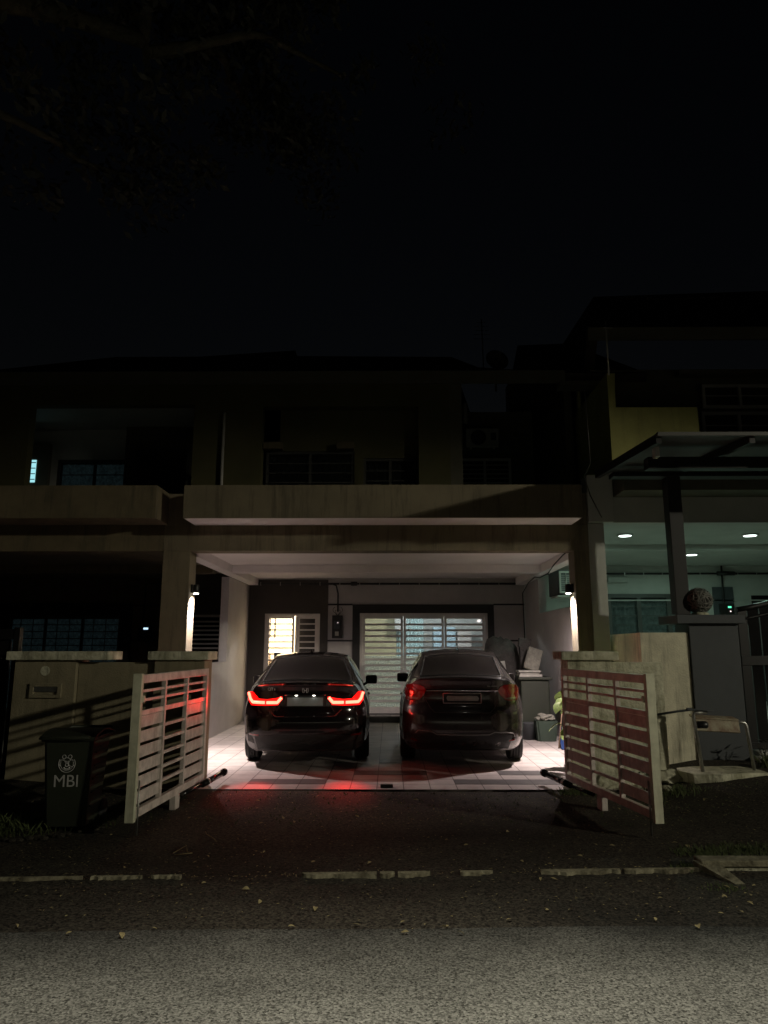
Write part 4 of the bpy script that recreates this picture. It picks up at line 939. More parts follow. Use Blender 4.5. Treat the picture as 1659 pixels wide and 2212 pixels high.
class CarShape:
    def __init__(s, W, L, base, corner, wy, low, belt, roofx, roofz, axles, wr):
        s.W, s.L, s.base, s.corner, s.wy, s.low, s.belt, s.roofx, s.roofz, s.axles, s.wr = W, L, base, corner, wy, low, belt, roofx, roofz, axles, wr
    def f(s, x, z):
        """depth of the rear face at (x, z)"""
        w_ = s.W*interp(s.wy, 0)
        q = abs(x)/w_
        return interp(s.base, z) + s.corner*q**5 + 0.05*q*q
    def section(s, ys, wells=True):
        Wc = s.W*interp(s.wy, ys)
        bx_, bz = interp(s.belt[0], ys), interp(s.belt[1], ys)
        rx, rz = interp(s.roofx, ys), interp(s.roofz, ys)
        low = [(Wc*a, z) for a, z in s.low]
        ctrl = low+[(bx_, bz)]
        pts = [(0.0, s.low[0][1])]
        n = len(ctrl)
        for i in range(n-1):
            p0 = ctrl[max(i-1, 0)]; p1 = ctrl[i]; p2 = ctrl[i+1]; p3 = ctrl[min(i+2, n-1)]
            for k in range(4):
                t = k/4
                pts.append(tuple(0.5*((2*p1[c])+(-p0[c]+p2[c])*t+(2*p0[c]-5*p1[c]+4*p2[c]-p3[c])*t*t+(-p0[c]+3*p1[c]-3*p2[c]+p3[c])*t**3) for c in (0, 1)))
        for k in range(6):
            t = k/6; bow = 0.035*math.sin(math.pi*t)*min(1, (rz-bz)/0.4)
            pts.append((bx_+(rx-bx_)*t+bow, bz+(rz-bz)*t))
        cr = s.crown(ys)
        NT = 10
        for k in range(NT+1):
            q = 1-k/NT; pts.append((rx*q, rz+cr*(1-q*q)))
        if wells:
            out = []
            for (x, z) in pts:
                if x > Wc*0.70 and z < 0.95:
                    for ya in s.axles:
                        d = abs(ys_eff(ys)-ya) if False else abs(ys-ya)
                        R_ = s.wr+0.045
                        if d < R_:
                            za = s.wr+math.sqrt(R_*R_-d*d)
                            if z < za: z = za
                out.append((x, z))
            pts = out
        return pts
    def crown(s, ys): return 0.022+0.03*max(0, min(1, (interp(s.roofz, ys)-1.12)/0.25))
    def P(s, x, z, ys):
        k = max(0, 1-ys/0.75); k = k*k*(3-2*k)
        fr = 0
        if ys > s.L-0.7:
            u = (ys-(s.L-0.7))/0.7; fr = -u*u*(0.30*(abs(x)/s.W)**3 + 0.10*abs(z-0.5))
        return Vector((x, ys+s.f(x, z)*k+fr, z))
    def body(s):
        b = MB(); bm = b.bm
        ysl = [0, 0.03, 0.08, 0.16, 0.26, 0.36, 0.46]+[0.46+0.055*i for i in range(1, 74)]
        ysl = [y for y in ysl if y < s.L-0.02]+[s.L]
        secs = [s.section(y) for y in ysl]
        rows = []
        for y, sc in zip(ysl, secs):
            r = [bm.verts.new(s.P(x, z, y)) for x, z in sc]
            l = [bm.verts.new(s.P(-x, z, y)) for x, z in sc[1:-1]][::-1]
            rows.append(r+l)
        n = len(rows[0])
        for i in range(len(rows)-1):
            for k in range(n):
                bm.faces.new((rows[i][k], rows[i][(k+1) % n], rows[i+1][(k+1) % n], rows[i+1][k]))
        bm.faces.new(rows[-1])
        # rear face as height field
        sc = secs[0]; top0 = len(sc)-11; rx, rz = sc[top0]; cr = s.crown(0)
        NC = 20; grid = []
        for j in range(1, top0+1):
            xj, zj = sc[j]; g = min(1, max(0, (zj-0.86)/(rz-0.86))); g = g*g
            row = []
            for c in range(NC+1):
                q = -1+2*c/NC; z = zj+cr*(1-q*q)*g
                row.append(bm.verts.new(s.P(xj*q, z, 0)))
            grid.append(row)
        for i in range(len(grid)-1):
            for c in range(NC):
                bm.faces.new((grid[i][c], grid[i][c+1], grid[i+1][c+1], grid[i+1][c]))
        bmesh.ops.remove_doubles(bm, verts=bm.verts, dist=2e-4)
        return b
    def top(s, q, ys, off):
        rx, rz = interp(s.roofx, ys), interp(s.roofz, ys)
        def g(q_, y_):
            rx_, rz_ = interp(s.roofx, y_), interp(s.roofz, y_)
            return s.P(rx_*q_, rz_+s.crown(y_)*(1-q_*q_), y_)
        p = g(q, ys); e = 0.01
        n = (g(q+e, ys)-g(q-e, ys)).cross(g(q, ys+e)-g(q, ys-e)).normalized()
        if n.z < 0: n = -n
        return p+n*off
    def sidep(s, sg, v, ys, off):
        bx_, bz = interp(s.belt[0], ys), interp(s.belt[1], ys); rx, rz = interp(s.roofx, ys), interp(s.roofz, ys)
        bow = 0.035*math.sin(math.pi*v)*min(1, (rz-bz)/0.4)
        p = s.P((bx_+(rx-bx_)*v+bow), bz+(rz-bz)*v, ys)
        p.x += off; p.z += off*0.3
        p.x *= sg
        return p
    def patch(s, poly, off, sub=3):
        """a piece that follows the rear face; poly in (x, z)"""
        b = MB(); bm = b.bm
        vs_ = [bm.verts.new((x, 0, z)) for x, z in poly]
        f = bm.faces.new(vs_)
        bmesh.ops.triangulate(bm, faces=[f])
        for _ in range(sub):
            es = [e for e in bm.edges if e.calc_length() > 0.035]
            if not es: break
            bmesh.ops.subdivide_edges(bm, edges=es, cuts=1)
            bmesh.ops.triangulate(bm, faces=[f_ for f_ in bm.faces if len(f_.verts) > 3])
        r = bmesh.ops.extrude_face_region(bm, geom=list(bm.faces))
        newv = {v for v in r['geom'] if isinstance(v, bmesh.types.BMVert)}
        for v in bm.verts:
            y = s.f(v.co.x, v.co.z)
            v.co.y = y-off if v in newv else y+0.01
        return b
    def strip(s, path, r, off, n=8, seg=6, flat=1.0):
        pts = []
        for i in range(len(path)-1):
            for k in range(seg):
                t = k/seg; x = path[i][0]+(path[i+1][0]-path[i][0])*t; z = path[i][1]+(path[i+1][1]-path[i][1])*t
                pts.append((x, s.f(x, z)-off, z))
        x, z = path[-1]; pts.append((x, s.f(x, z)-off, z))
        return MB().tube(pts, r, n)

def text_obj(txt, size, loc, m, parent, name, extr=0.002, world=True, rot=None, bold=0.0):
    cu = bpy.data.curves.new(name, 'FONT'); cu.body = txt; cu.size = size; cu.extrude = extr; cu.align_x = 'CENTER'; cu.align_y = 'CENTER'; cu.offset = bold
    o = bpy.data.objects.new(name, cu); COL.objects.link(o)
    dg = bpy.context.evaluated_depsgraph_get(); me = bpy.data.meshes.new_from_object(o.evaluated_get(dg))
    bpy.data.objects.remove(o); me.materials.clear(); me.materials.append(m)
    o = bpy.data.objects.new(name, me); COL.objects.link(o); o.rotation_euler = rot or (R(90), 0, 0)
    o.location = loc; o.parent = parent
    return o

def wheel(parent, x, y, r, wdt, sg):
    Mx = Matrix.Translation((x, y, r)) @ Matrix.Rotation(R(90)*sg, 4, 'Y')
    prof = [(r*0.62, -wdt/2), (r*0.9, -wdt/2-0.004), (r*0.97, -wdt/2+0.012)]
    zz = -wdt/2+0.02; n = 4; rib = (wdt-0.04)/n
    for k in range(n):
        a = zz+k*rib; prof += [(r, a+0.003), (r, a+rib-0.009), (r-0.008, a+rib-0.007), (r-0.008, a+rib-0.001)]
    prof += [(r*0.97, wdt/2-0.012), (r*0.9, wdt/2+0.004), (r*0.62, wdt/2)]
    wroot = MB(); wroot.lathe(prof, 40, Mx); wo = wroot.build('wheel', M['rubber'], parent, world=False)
    b = MB(); b.lathe([(r*0.61, -wdt/2+0.03), (r*0.61, wdt/2-0.01), (r*0.57, wdt/2-0.005), (r*0.55, wdt/2-0.04), (0.07, wdt/2-0.03), (0.05, wdt/2-0.015)], 30, Mx)
    for k in range(10):
        a = k*math.pi/5; b.obox(Mx @ Matrix.Rotation(a, 4, 'Z') @ Matrix.Translation((r*0.33, 0, wdt/2-0.022)), r*0.5, 0.03, 0.02, 0.003)
    b.build('rim', M['satin'], wo, world=False)

def glass_patch(fn, us, vs_):
    b = MB(); g = [[b.bm.verts.new(fn(u, v)) for u in us] for v in vs_]
    for i in range(len(vs_)-1):
        for j in range(len(us)-1): b.bm.faces.new((g[i][j], g[i][j+1], g[i+1][j+1], g[i+1][j]))
    return b
def lin(a, c, n): return [a+(c-a)*i/n for i in range(n+1)]

def car(label, loc, rz, S, paint, spec):
    t = thing('car', label, 'car', loc, rz)
    body = S.body().build('body', paint, t, smooth=38, world=False)
    g0, g1 = spec['rear_glass']
    glass_patch(lambda u, v: S.top(u, v, 0.004), lin(-0.90, 0.90, 16), lin(g0, g1, 12)).build('rear_window', M['carglass'], t, smooth=60, world=False)
    # dark seal round the rear window
    ring = []
    for u in lin(-0.93, 0.93, 16): ring.append(S.top(u, g0-0.02, 0.003))
    for v in lin(g0, g1, 8): ring.append(S.top(0.93, v, 0.003))
    for u in lin(0.93, -0.93, 16): ring.append(S.top(u, g1+0.015, 0.003))
    for v in lin(g1, g0, 8): ring.append(S.top(-0.93, v, 0.003))
    MB().tube(ring, 0.009, 6, cap=False).build('window_seal', M['plast'], t, world=False)
    w0, w1 = spec['wind']
    glass_patch(lambda u, v: S.top(u, v, 0.004), lin(-0.92, 0.92, 14), lin(w0, w1, 10)).build('windscreen', M['carglass'], t, smooth=60, world=False)
    for sg in (-1, 1):
        for (a, c_, v1) in spec['side']:
            def fn(u, v, a=a, c_=c_): 
                vv = v
                return S.sidep(sg, vv, u, 0.005)
            glass_patch(fn, lin(a, c_, 10), lin(0.10, v1, 6)).build('side_window', M['carglass'], t, smooth=60, world=False)
        b = MB(); mx_, my_, mz_ = sg*(S.W+(0.085 if spec['dark'] else 0.035)), spec['mirror'][0], spec['mirror'][1]
        b.obox(Matrix.Translation((mx_, my_, mz_)) @ Matrix.Rotation(R(sg*8), 4, 'Z'), 0.20, 0.09, 0.15, 0.035)
        b.tube([(mx_-sg*0.07, my_+0.01, mz_-0.05), (sg*(S.W-0.08), my_+0.03, mz_-0.11)], 0.022, 8)
        mo = b.build('mirror', M['carblack'] if spec['dark'] else paint, t, smooth=40, world=False)
        MB().obox(Matrix.Translation((mx_, my_-0.047, mz_)) @ Matrix.Rotation(R(sg*8), 4, 'Z'), 0.17, 0.004, 0.12, 0.001).build('mirror_glass', M['carglass'], mo, world=False)
        for ya in S.axles: wheel(t, sg*(S.W-0.115), ya, S.wr, 0.195, sg)
        for hy in (1.45, 2.45): 
            b = MB(); b.obox(Matrix.Translation((sg*(S.W*0.985+0.012), hy, 0.86)), 0.03, 0.17, 0.028, 0.01); b.build('door_handle', paint, t, world=False)
        # door shut lines
        b = MB(); 
        for hy in (1.15, 2.12, 3.1): b.tube([(sg*(S.W+0.0015), hy, 0.42), (sg*(S.W+0.0015), hy-0.02, 0.7), (sg*(S.W*0.985), hy, 0.88)], 0.004, 4)
        b.build('shut_lines', M['plast'], t, world=False)
    # fin antenna
    fy = spec['fin']; p = S.top(0, fy, 0)
    b = MB(); b.face([(0.022, p.y-0.02, p.z-0.01), (-0.022, p.y-0.02, p.z-0.01), (0, p.y-0.05, p.z+0.065)])
    b.face([(0.03, p.y+0.15, p.z-0.01), (0.022, p.y-0.02, p.z-0.01), (0, p.y-0.05, p.z+0.065)])
    b.face([(-0.03, p.y+0.15, p.z-0.01), (0, p.y-0.05, p.z+0.065), (-0.022, p.y-0.02, p.z-0.01)]); b.face([(0.03, p.y+0.15, p.z-0.01), (0, p.y-0.05, p.z+0.065), (-0.03, p.y+0.15, p.z-0.01)])
    b.build('roof_antenna', paint, t, world=False)
    # spoiler lip
    zl = interp(S.roofz, 0); rxl = interp(S.roofx, 0); b = MB(); n = 24; prev = None
    rows = []
    for i in range(n+1):
        q = -1+2*i/n; x = rxl*0.96*q; z = zl+S.crown(0)*(1-q*q); y = S.f(x, z); e = 0.4+0.6*(1-q**8)
        rows.append([b.bm.verts.new(v) for v in ((x, y+0.10, z+0.004), (x, y-0.012*e, z+0.024*e), (x, y-0.022*e, z+0.012*e), (x, y+0.01, z-0.012))])
    for i in range(n):
        for k in range(4): b.bm.faces.new((rows[i][k], rows[i][(k+1) % 4], rows[i+1][(k+1) % 4], rows[i+1][k]))
    b.bm.faces.new(rows[0]); b.bm.faces.new(rows[-1][::-1])
    b.build('spoiler', M['carblack'] if spec['dark'] else M['plast'], t, smooth=40, world=False)
    return t

# ---- black saloon with its lights on
S1 = CarShape(0.874, 4.5, [(0.2, 0.14), (0.32, 0.07), (0.45, 0.015), (0.60, 0.0), (0.66, 0.012), (0.70, 0.045), (0.78, 0.05), (0.93, 0.045), (1.02, 0.02), (1.08, 0.0)], 0.22,
    [(0, 0.925), (0.3, 0.97), (0.9, 1.0), (3.6, 1.0), (4.2, 0.95), (4.5, 0.84)],
    [(0.80, 0.205), (0.93, 0.26), (0.985, 0.40), (1.0, 0.58), (0.985, 0.78)],
    ([(0, 0.70), (0.5, 0.765), (1.2, 0.80), (3.0, 0.80), (3.5, 0.76), (4.5, 0.60)], [(0, 0.985), (0.6, 1.00), (1.4, 0.985), (3.0, 0.94), (3.6, 0.88), (4.5, 0.66)]),
    [(0, 0.655), (0.40, 0.66), (0.55, 0.655), (1.25, 0.535), (2.0, 0.56), (2.6, 0.56), (3.45, 0.67), (4.5, 0.5)],
    [(0, 1.045), (0.40, 1.065), (0.52, 1.085), (1.30, 1.375), (1.9, 1.425), (2.5, 1.41), (3.45, 0.98), (4.1, 0.87), (4.5, 0.70)],
    (0.98, 3.57), 0.305)
C1X, C1Y = -1.115, 9.58
car1 = car('black saloon with glowing red tail lights parked on the left', (C1X, C1Y, 0), R(3.2), S1, M['carblack'],
    dict(rear_glass=(0.52, 1.24), wind=(2.62, 3.38), side=((1.02, 1.42, 0.84), (1.46, 2.10, 0.90), (2.16, 2.85, 0.86)), mirror=(2.92, 1.00), dark=True, fin=1.55))
for sg in (-1, 1):
    lens = [(sg*x, z) for x, z in ((0.295, 0.905), (0.355, 0.80), (0.53, 0.79), (0.72, 0.79), (0.775, 0.86), (0.765, 0.965), (0.70, 0.965), (0.66, 0.88), (0.5, 0.872), (0.40, 0.885))]
    tl = S1.patch(lens, 0.006).build('tail_light', [M['redlit']], car1, smooth=40, world=False)
    b = S1.strip([(sg*0.31, 0.895), (sg*0.365, 0.832), (sg*0.505, 0.830)], 0.019, 0.013); b.build('light_bar', M['tailglow'], tl, world=False)
    b = S1.strip([(sg*0.535, 0.830), (sg*0.70, 0.832), (sg*0.735, 0.87), (sg*0.765, 0.955)], 0.019, 0.013); b.build('light_bar', M['tailglow'], tl, world=False)
    l = lamp('tail_lamp_light', 'AREA', (sg*0.52, S1.f(0.52, 0.84)-0.035, 0.845), P_TAIL, (1.0, 0.012, 0.006), None, size=0.40, sy=0.04); l.parent = car1
    l.rotation_euler = (R(90), 0, R(0))
    l.rotation_euler = (R(-90), 0, R(sg*22))
    l = lamp('tail_lamp_beam', 'SPOT', (sg*0.52, -0.03, 0.845), 55, (1.0, 0.012, 0.008), None, size=0.05, spot=30, blend=1.0); l.parent = car1
    l.rotation_euler = Vector((sg*0.02, -1.25, -0.86)).to_track_quat('-Z', 'Y').to_euler()
    l = lamp('tail_lamp_beam', 'SPOT', (sg*0.70, 0.06, 0.87), 26, (1.0, 0.012, 0.008), None, size=0.03, spot=30, blend=1.0); l.parent = car1
    l.rotation_euler = Vector((-0.40, -1.75, 0.17) if sg < 0 else (3.6, -0.16, 0.71)).to_track_quat('-Z', 'Y').to_euler()
    if sg > 0: l.data.spot_size = R(30); l.data.energy = 20
    # licence lights
    MB().lathe([(0.018, 0), (0.014, -0.006)], 12, Matrix.Translation((sg*0.115, S1.f(0.1, 0.93)+0.0-0.022, 0.925))).build('licence_light', M['lampglow'], car1, world=False)
    # lower reflector and bumper vent
    S1.patch([(sg*0.60, 0.40), (sg*0.74, 0.41), (sg*0.745, 0.435), (sg*0.60, 0.425)], 0.004).build('reflector', M['redlens'], car1, world=False)
    S1.patch([(sg*0.66, 0.30), (sg*0.76, 0.33), (sg*0.765, 0.50), (sg*0.745, 0.50)], 0.003).build('bumper_vent', M['plast'], car1, world=False)
S1.patch([(-0.26, 0.915), (-0.28, 0.80), (-0.25, 0.78), (0.25, 0.78), (0.28, 0.80), (0.26, 0.915)], 0.002).build('plate_recess', M['plast'], car1, world=False)
S1.patch([(-0.235, 0.895), (-0.235, 0.79), (0.235, 0.79), (0.235, 0.895)], 0.014).build('number_plate', M['plate'], car1, world=False)
S1.strip([(-0.27, 0.932), (0.27, 0.932)], 0.012, 0.012).build('plate_light_bar', M['carblack'], car1, world=False)
S1.strip([(-0.48, 0.735), (-0.40, 0.665), (-0.36, 0.655), (0.36, 0.655), (0.40, 0.665), (0.48, 0.735)], 0.006, 0.003).build('bumper_crease', M['carblack'], car1, world=False)
S1.strip([(-0.285, 0.93), (-0.36, 0.74), (-0.40, 0.69)], 0.003, 0.0005).build('boot_line', M['plast'], car1, world=False)
S1.strip([(0.285, 0.93), (0.36, 0.74), (0.40, 0.69)], 0.003, 0.0005).build('boot_line', M['plast'], car1, world=False)
S1.patch([(-0.62, 0.225), (-0.66, 0.40), (-0.35, 0.43), (0.35, 0.43), (0.66, 0.40), (0.62, 0.225)], 0.004).build('lower_bumper', M['plast'], car1, world=False)
# maker's badge (upright letter in a rounded frame) and lettering
zb = 0.985; yb = S1.f(0, zb)-0.008
bd = S1.strip([(-0.036, zb+0.030), (-0.040, zb), (-0.030, zb-0.030)], 0.0028, 0.008, seg=3).build('badge', M['badge'], car1, world=False)
S1.strip([(0.036, zb+0.030), (0.040, zb), (0.030, zb-0.030)], 0.0028, 0.008, seg=3).build('badge_frame', M['badge'], bd, world=False)
b = MB(); b.tube([(-0.022, yb, zb+0.030), (-0.014, yb, zb), (-0.018, yb, zb-0.030)], 0.0042, 6); b.tube([(0.022, yb, zb+0.030), (0.014, yb, zb), (0.018, yb, zb-0.030)], 0.0042, 6); b.tube([(-0.014, yb, zb), (0.014, yb, zb)], 0.004, 6)
b.build('badge_letter', M['badge'], bd, world=False)
text_obj('CITY', 0.050, (-0.44, S1.f(0.44, 1.0)-0.006, 1.003), M['badge'], car1, 'lettering', 0.002, bold=0.001, rot=(R(90), 0, R(-3)))

# ---- grey saloon
S2 = CarShape(0.862, 4.35, [(0.2, 0.16), (0.32, 0.06), (0.45, 0.01), (0.58, 0.0), (0.70, 0.01), (0.76, 0.045), (0.82, 0.065), (0.97, 0.06), (1.06, 0.035), (1.15, 0.01)], 0.22,
    [(0, 0.92), (0.3, 0.97), (0.9, 1.0), (3.4, 1.0), (4.0, 0.95), (4.35, 0.84)],
    [(0.80, 0.215), (0.94, 0.27), (0.99, 0.40), (1.0, 0.60), (0.985, 0.82)],
    ([(0, 0.69), (0.5, 0.75), (1.2, 0.78), (2.9, 0.78), (3.4, 0.74), (4.35, 0.60)], [(0, 1.05), (0.6, 1.06), (1.4, 1.03), (2.9, 0.97), (3.4, 0.90), (4.35, 0.68)]),
    [(0, 0.60), (0.40, 0.61), (0.52, 0.60), (1.15, 0.545), (2.0, 0.57), (2.5, 0.57), (3.3, 0.66), (4.35, 0.5)],
    [(0, 1.115), (0.40, 1.13), (0.50, 1.145), (1.20, 1.40), (1.9, 1.475), (2.4, 1.46), (3.3, 1.02), (3.9, 0.90), (4.35, 0.72)],
    (0.95, 3.50), 0.305)
C2X, C2Y = 0.945, 9.60
car2 = car('dark grey saloon with unlit lamps parked on the right', (C2X, C2Y, 0), R(-3.4), S2, M['cargrey'],
    dict(rear_glass=(0.52, 1.14), wind=(2.5, 3.2), side=((0.98, 1.38, 0.84), (1.42, 2.05, 0.90), (2.11, 2.75, 0.86)), mirror=(2.80, 1.04), dark=False, fin=1.45))
for sg in (-1, 1):
    lens = [(sg*x, z) for x, z in ((0.475, 0.985), (0.50, 0.925), (0.565, 0.865), (0.64, 0.845), (0.735, 0.85), (0.765, 0.91), (0.765, 1.01), (0.73, 1.055), (0.66, 1.065), (0.565, 1.055), (0.50, 1.03))]
    tl = S2.patch(lens, 0.008).build('tail_light', M['redlens'], car2, smooth=50, world=False)
    S2.patch([(sg*0.575, 0.885), (sg*0.60, 0.868), (sg*0.72, 0.868), (sg*0.735, 0.895), (sg*0.66, 0.898)], 0.011).build('clear_section', M['clearlens'], tl, world=False)
    S2.strip([(sg*0.58, 0.98), (sg*0.62, 1.02), (sg*0.69, 1.02), (sg*0.72, 0.97), (sg*0.69, 0.925), (sg*0.62, 0.925), (sg*0.58, 0.98)], 0.005, 0.009, seg=3).build('lamp_ring', M['redlens'], tl, world=False)
    S2.patch([(sg*0.60, 0.33), (sg*0.68, 0.345), (sg*0.68, 0.365), (sg*0.60, 0.355)], 0.004).build('reflector', M['redlens'], car2, world=False)
S2.strip([(-0.47, 0.985), (-0.3, 0.985), (0, 0.985), (0.3, 0.985), (0.47, 0.985)], 0.013, 0.006).build('boot_trim', M['chrome'], car2, smooth=50, world=False)
fr = S2.patch([(-0.245, 0.945), (-0.245, 0.825), (0.245, 0.825), (0.245, 0.945)], 0.010).build('number_plate', M['plateblk'], car2, world=False)
S2.strip([(-0.247, 0.947), (-0.247, 0.823), (0.247, 0.823), (0.247, 0.947), (-0.247, 0.947)], 0.005, 0.014, seg=6).build('plate_frame', M['badge'], fr, world=False)
S2.patch([(-0.195, 0.915), (-0.205, 0.885), (-0.19, 0.852), (0.21, 0.852), (0.222, 0.885), (0.20, 0.915)], 0.0125).build('plate_panel', M['paper'], fr, world=False)
S2.strip([(-0.62, 0.44), (-0.58, 0.475), (-0.42, 0.47), (-0.34, 0.43), (0, 0.425), (0.34, 0.43), (0.42, 0.462), (0.56, 0.462), (0.66, 0.44), (0.685, 0.395)], 0.0065, 0.010).build('bumper_trim', M['satin'], car2, world=False)
S2.patch([(-0.60, 0.235), (-0.66, 0.42), (-0.40, 0.45), (-0.30, 0.40), (0.30, 0.40), (0.40, 0.45), (0.66, 0.42), (0.60, 0.235)], 0.004).build('lower_bumper', M['plast'], car2, world=False)
S2.strip([(-0.48, 0.865), (-0.42, 0.76), (-0.36, 0.705), (0.36, 0.705), (0.42, 0.76), (0.48, 0.865)], 0.0035, 0.0005).build('boot_line', M['plast'], car2, world=False)
b = MB()
for k in range(9): 
    x = 0.335+0.014*k
    if k != 3: b.box(x, x+0.009, S2.f(x, 1.045)-0.005, S2.f(x, 1.045)+0.003, 1.033+0.003*(k % 2), 1.053-0.003*(k % 3))
b.build('small_badge', M['chrome'], car2, world=False)

# ================================================================== THINGS AROUND
# wheelie bin
t = thing('wheelie_bin', 'dark green wheelie bin printed MBI standing by the low wall', 'wheelie bin', (-2.90, 6.86, gz(-2.90, 6.86)), R(3))
t.scale = (0.93, 0.93, 0.96)
def bin_body(b, w0, w1, d0, d1, z0, z1):
    A = [(-w0/2, -d0/2, z0), (w0/2, -d0/2, z0), (w0/2, d0/2, z0), (-w0/2, d0/2, z0)]
    B_ = [(-w1/2, -d1/2, z1), (w1/2, -d1/2, z1), (w1/2, d1/2, z1), (-w1/2, d1/2, z1)]
    a = [b.bm.verts.new(p) for p in A]; c = [b.bm.verts.new(p) for p in B_]
    b.bm.faces.new(a[::-1]); b.bm.faces.new(c)
    fs = [b.bm.faces.new((a[i], a[(i+1) % 4], c[(i+1) % 4], c[i])) for i in range(4)]
    bmesh.ops.bevel(b.bm, geom=[e for e in b.bm.edges if abs(e.verts[0].co.z-e.verts[1].co.z) > 0.1], offset=0.03, segments=3, affect='EDGES')
b = MB(); bin_body(b, 0.38, 0.465, 0.42, 0.53, 0.04, 0.80); b.build('body', M['binplastic'], t, smooth=40, world=False)
b = MB(); b.box(-0.25, 0.25, -0.285, 0.285, 0.80, 0.835, 0.008)
for k in range(6): b.box(-0.24, 0.24, 0.20-0.001*k, 0.21, 0.7-0.1*k, 0.706-0.1*k) if k == 0 else None
b.build('rim', M['binplastic'], t, world=False)
b = MB()
rows = []
for i in range(9):
    u = -1+2*i/8; z = 0.838+0.055*(1-u*u)
    rows.append([b.bm.verts.new(v) for v in ((-0.265, 0.30*u, z), (0.265, 0.30*u, z), (0.265, 0.30*u, z-0.018), (-0.265, 0.30*u, z-0.018))])
for i in range(8):
    for k in range(4): b.bm.faces.new((rows[i][k], rows[i][(k+1) % 4], rows[i+1][(k+1) % 4], rows[i+1][k]))
b.bm.faces.new(rows[0]); b.bm.faces.new(rows[-1][::-1])
b.box(-0.22, 0.22, -0.345, -0.29, 0.825, 0.855, 0.006)
b.build('lid', M['binplastic'], t, smooth=40, world=False)
b = MB(); b.tube([(-0.22, 0.30, 0.86), (-0.20, 0.36, 0.87), (0.20, 0.36, 0.87), (0.22, 0.30, 0.86)], 0.016, 8); b.build('handle', M['binplastic'], t, world=False)
b = MB()
for k in range(5): z = 0.2+0.12*k; b.box(0.185+0.021*(z-0.04)/0.38, 0.205+0.056*(z-0.04), -0.15, 0.17, z, z+0.014, 0.003)
b.build('ribs', M['binplastic'], t, world=False)
for sg in (-1, 1): MB().lathe([(0.10, -0.02), (0.10, 0.02), (0.03, 0.025)], 20, Matrix.Translation((sg*0.20, 0.24, 0.10)) @ Matrix.Rotation(R(90*sg), 4, 'Y')).build('wheel', M['rubber'], t, world=False)
yf = lambda z: -(0.42+0.11*(z-0.04)/0.76)/2-0.003
tilt = (R(90)+math.atan(0.055/0.76), 0, 0)
text_obj('MBI', 0.155, (-0.0, yf(0.44)-0.001, 0.44), M['print'], t, 'lettering', 0.0006, rot=tilt, bold=0.0)
b = MB()
zc = 0.60
def arc(cx_, cz_, r_, a0, a1, th=0.0035, n=14):
    pts = []
    for i in range(n+1):
        a = R(a0+(a1-a0)*i/n); x, z = cx_+r_*math.cos(a), cz_+r_*math.sin(a); pts.append((x, yf(z)-0.001, z))
    b.tube(pts, th, 5)
arc(0, zc, 0.078, 150, 390); arc(0, zc, 0.060, 160, 380, 0.0025)
for sg in (-1, 1):
    arc(sg*0.045, zc+0.005, 0.03, 60 if sg > 0 else 30, 330 if sg > 0 else 240, 0.003, 8)
    arc(sg*0.028, zc+0.062, 0.018, 0, 360, 0.003, 8)
    arc(sg*0.012, zc+0.018, 0.007, 0, 360, 0.004, 6)
arc(0, zc-0.01, 0.016, 0, 360, 0.005, 8); arc(0, zc+0.02, 0.035, 20, 160, 0.003, 8); arc(0, zc-0.02, 0.03, 200, 340, 0.008, 6)
b.build('emblem', M['print'], t, world=False)

# water meter stand on its slab
t = thing('water_meter_stand', 'rusty pipe stand with old meter cover on a concrete slab', 'water meter', (3.75, 8.55, 0.1))
b = MB()
z0 = 0.11
pts_ = [(3.22, 8.36), (3.30, 8.15), (3.58, 8.07), (3.80, 8.09), (4.0, 8.16), (4.17, 8.22), (4.16, 8.42), (4.0, 8.62), (3.5, 8.66), (3.28, 8.56)]
tv = [b.bm.verts.new((x, y, z0+0.09+0.012*math.sin(7*x))) for x, y in pts_]; bv = [b.bm.verts.new((x+0.012*math.sin(31*x), y, z0-0.08)) for x, y in pts_]
b.bm.faces.new(tv); b.bm.faces.new(bv[::-1])
for i in range(len(pts_)): b.bm.faces.new((tv[i], bv[i], bv[(i+1) % len(pts_)], tv[(i+1) % len(pts_)]))
b.build('slab', M['concrete'], t)
b = MB()
b.tube([(3.46, 8.28, 0.17), (3.40, 8.28, 0.80), (3.42, 8.28, 0.83), (3.55, 8.28, 0.83)], 0.020, 10); b.build('pipe', M['steel'], t)
b = MB(); b.tube([(4.07, 8.36, 0.17), (4.02, 8.36, 0.68), (4.0, 8.36, 0.71), (3.86, 8.35, 0.72)], 0.020, 10); b.build('pipe', M['steel'], t)
b = MB(); b.tube([(3.02, 8.34, 0.80), (3.25, 8.30, 0.84), (3.40, 8.28, 0.86), (3.56, 8.27, 0.84)], 0.013, 8); b.obox(Matrix.Translation((3.36, 8.28, 0.865)), 0.06, 0.03, 0.03, 0.006); b.tube([(3.43, 8.25, 0.85), (3.62, 8.24, 0.845)], 0.007, 6); b.build('branch_pipe', M['greypost'], t)
b = MB(); b.obox(Matrix.Translation((3.66, 8.30, 0.69)) @ Matrix.Rotation(R(3), 4, 'Y') @ Matrix.Rotation(R(-18), 4, 'X'), 0.50, 0.03, 0.15, 0.006)
b.obox(Matrix.Translation((3.66, 8.36, 0.765)) @ Matrix.Rotation(R(3), 4, 'Y') @ Matrix.Rotation(R(8), 4, 'X'), 0.50, 0.14, 0.02, 0.005); b.build('meter_cover', mat('rusty_cover', (0.40, 0.38, 0.27), 0.7, col2=(0.14, 0.06, 0.03), vscale=8), t)
b = MB(); b.lathe([(0.045, 0), (0.045, 0.1), (0.03, 0.12)], 14, Matrix.Translation((3.44, 8.30, 0.69)) @ Matrix.Rotation(R(90), 4, 'Y')); b.build('valve', M['blk'], t)

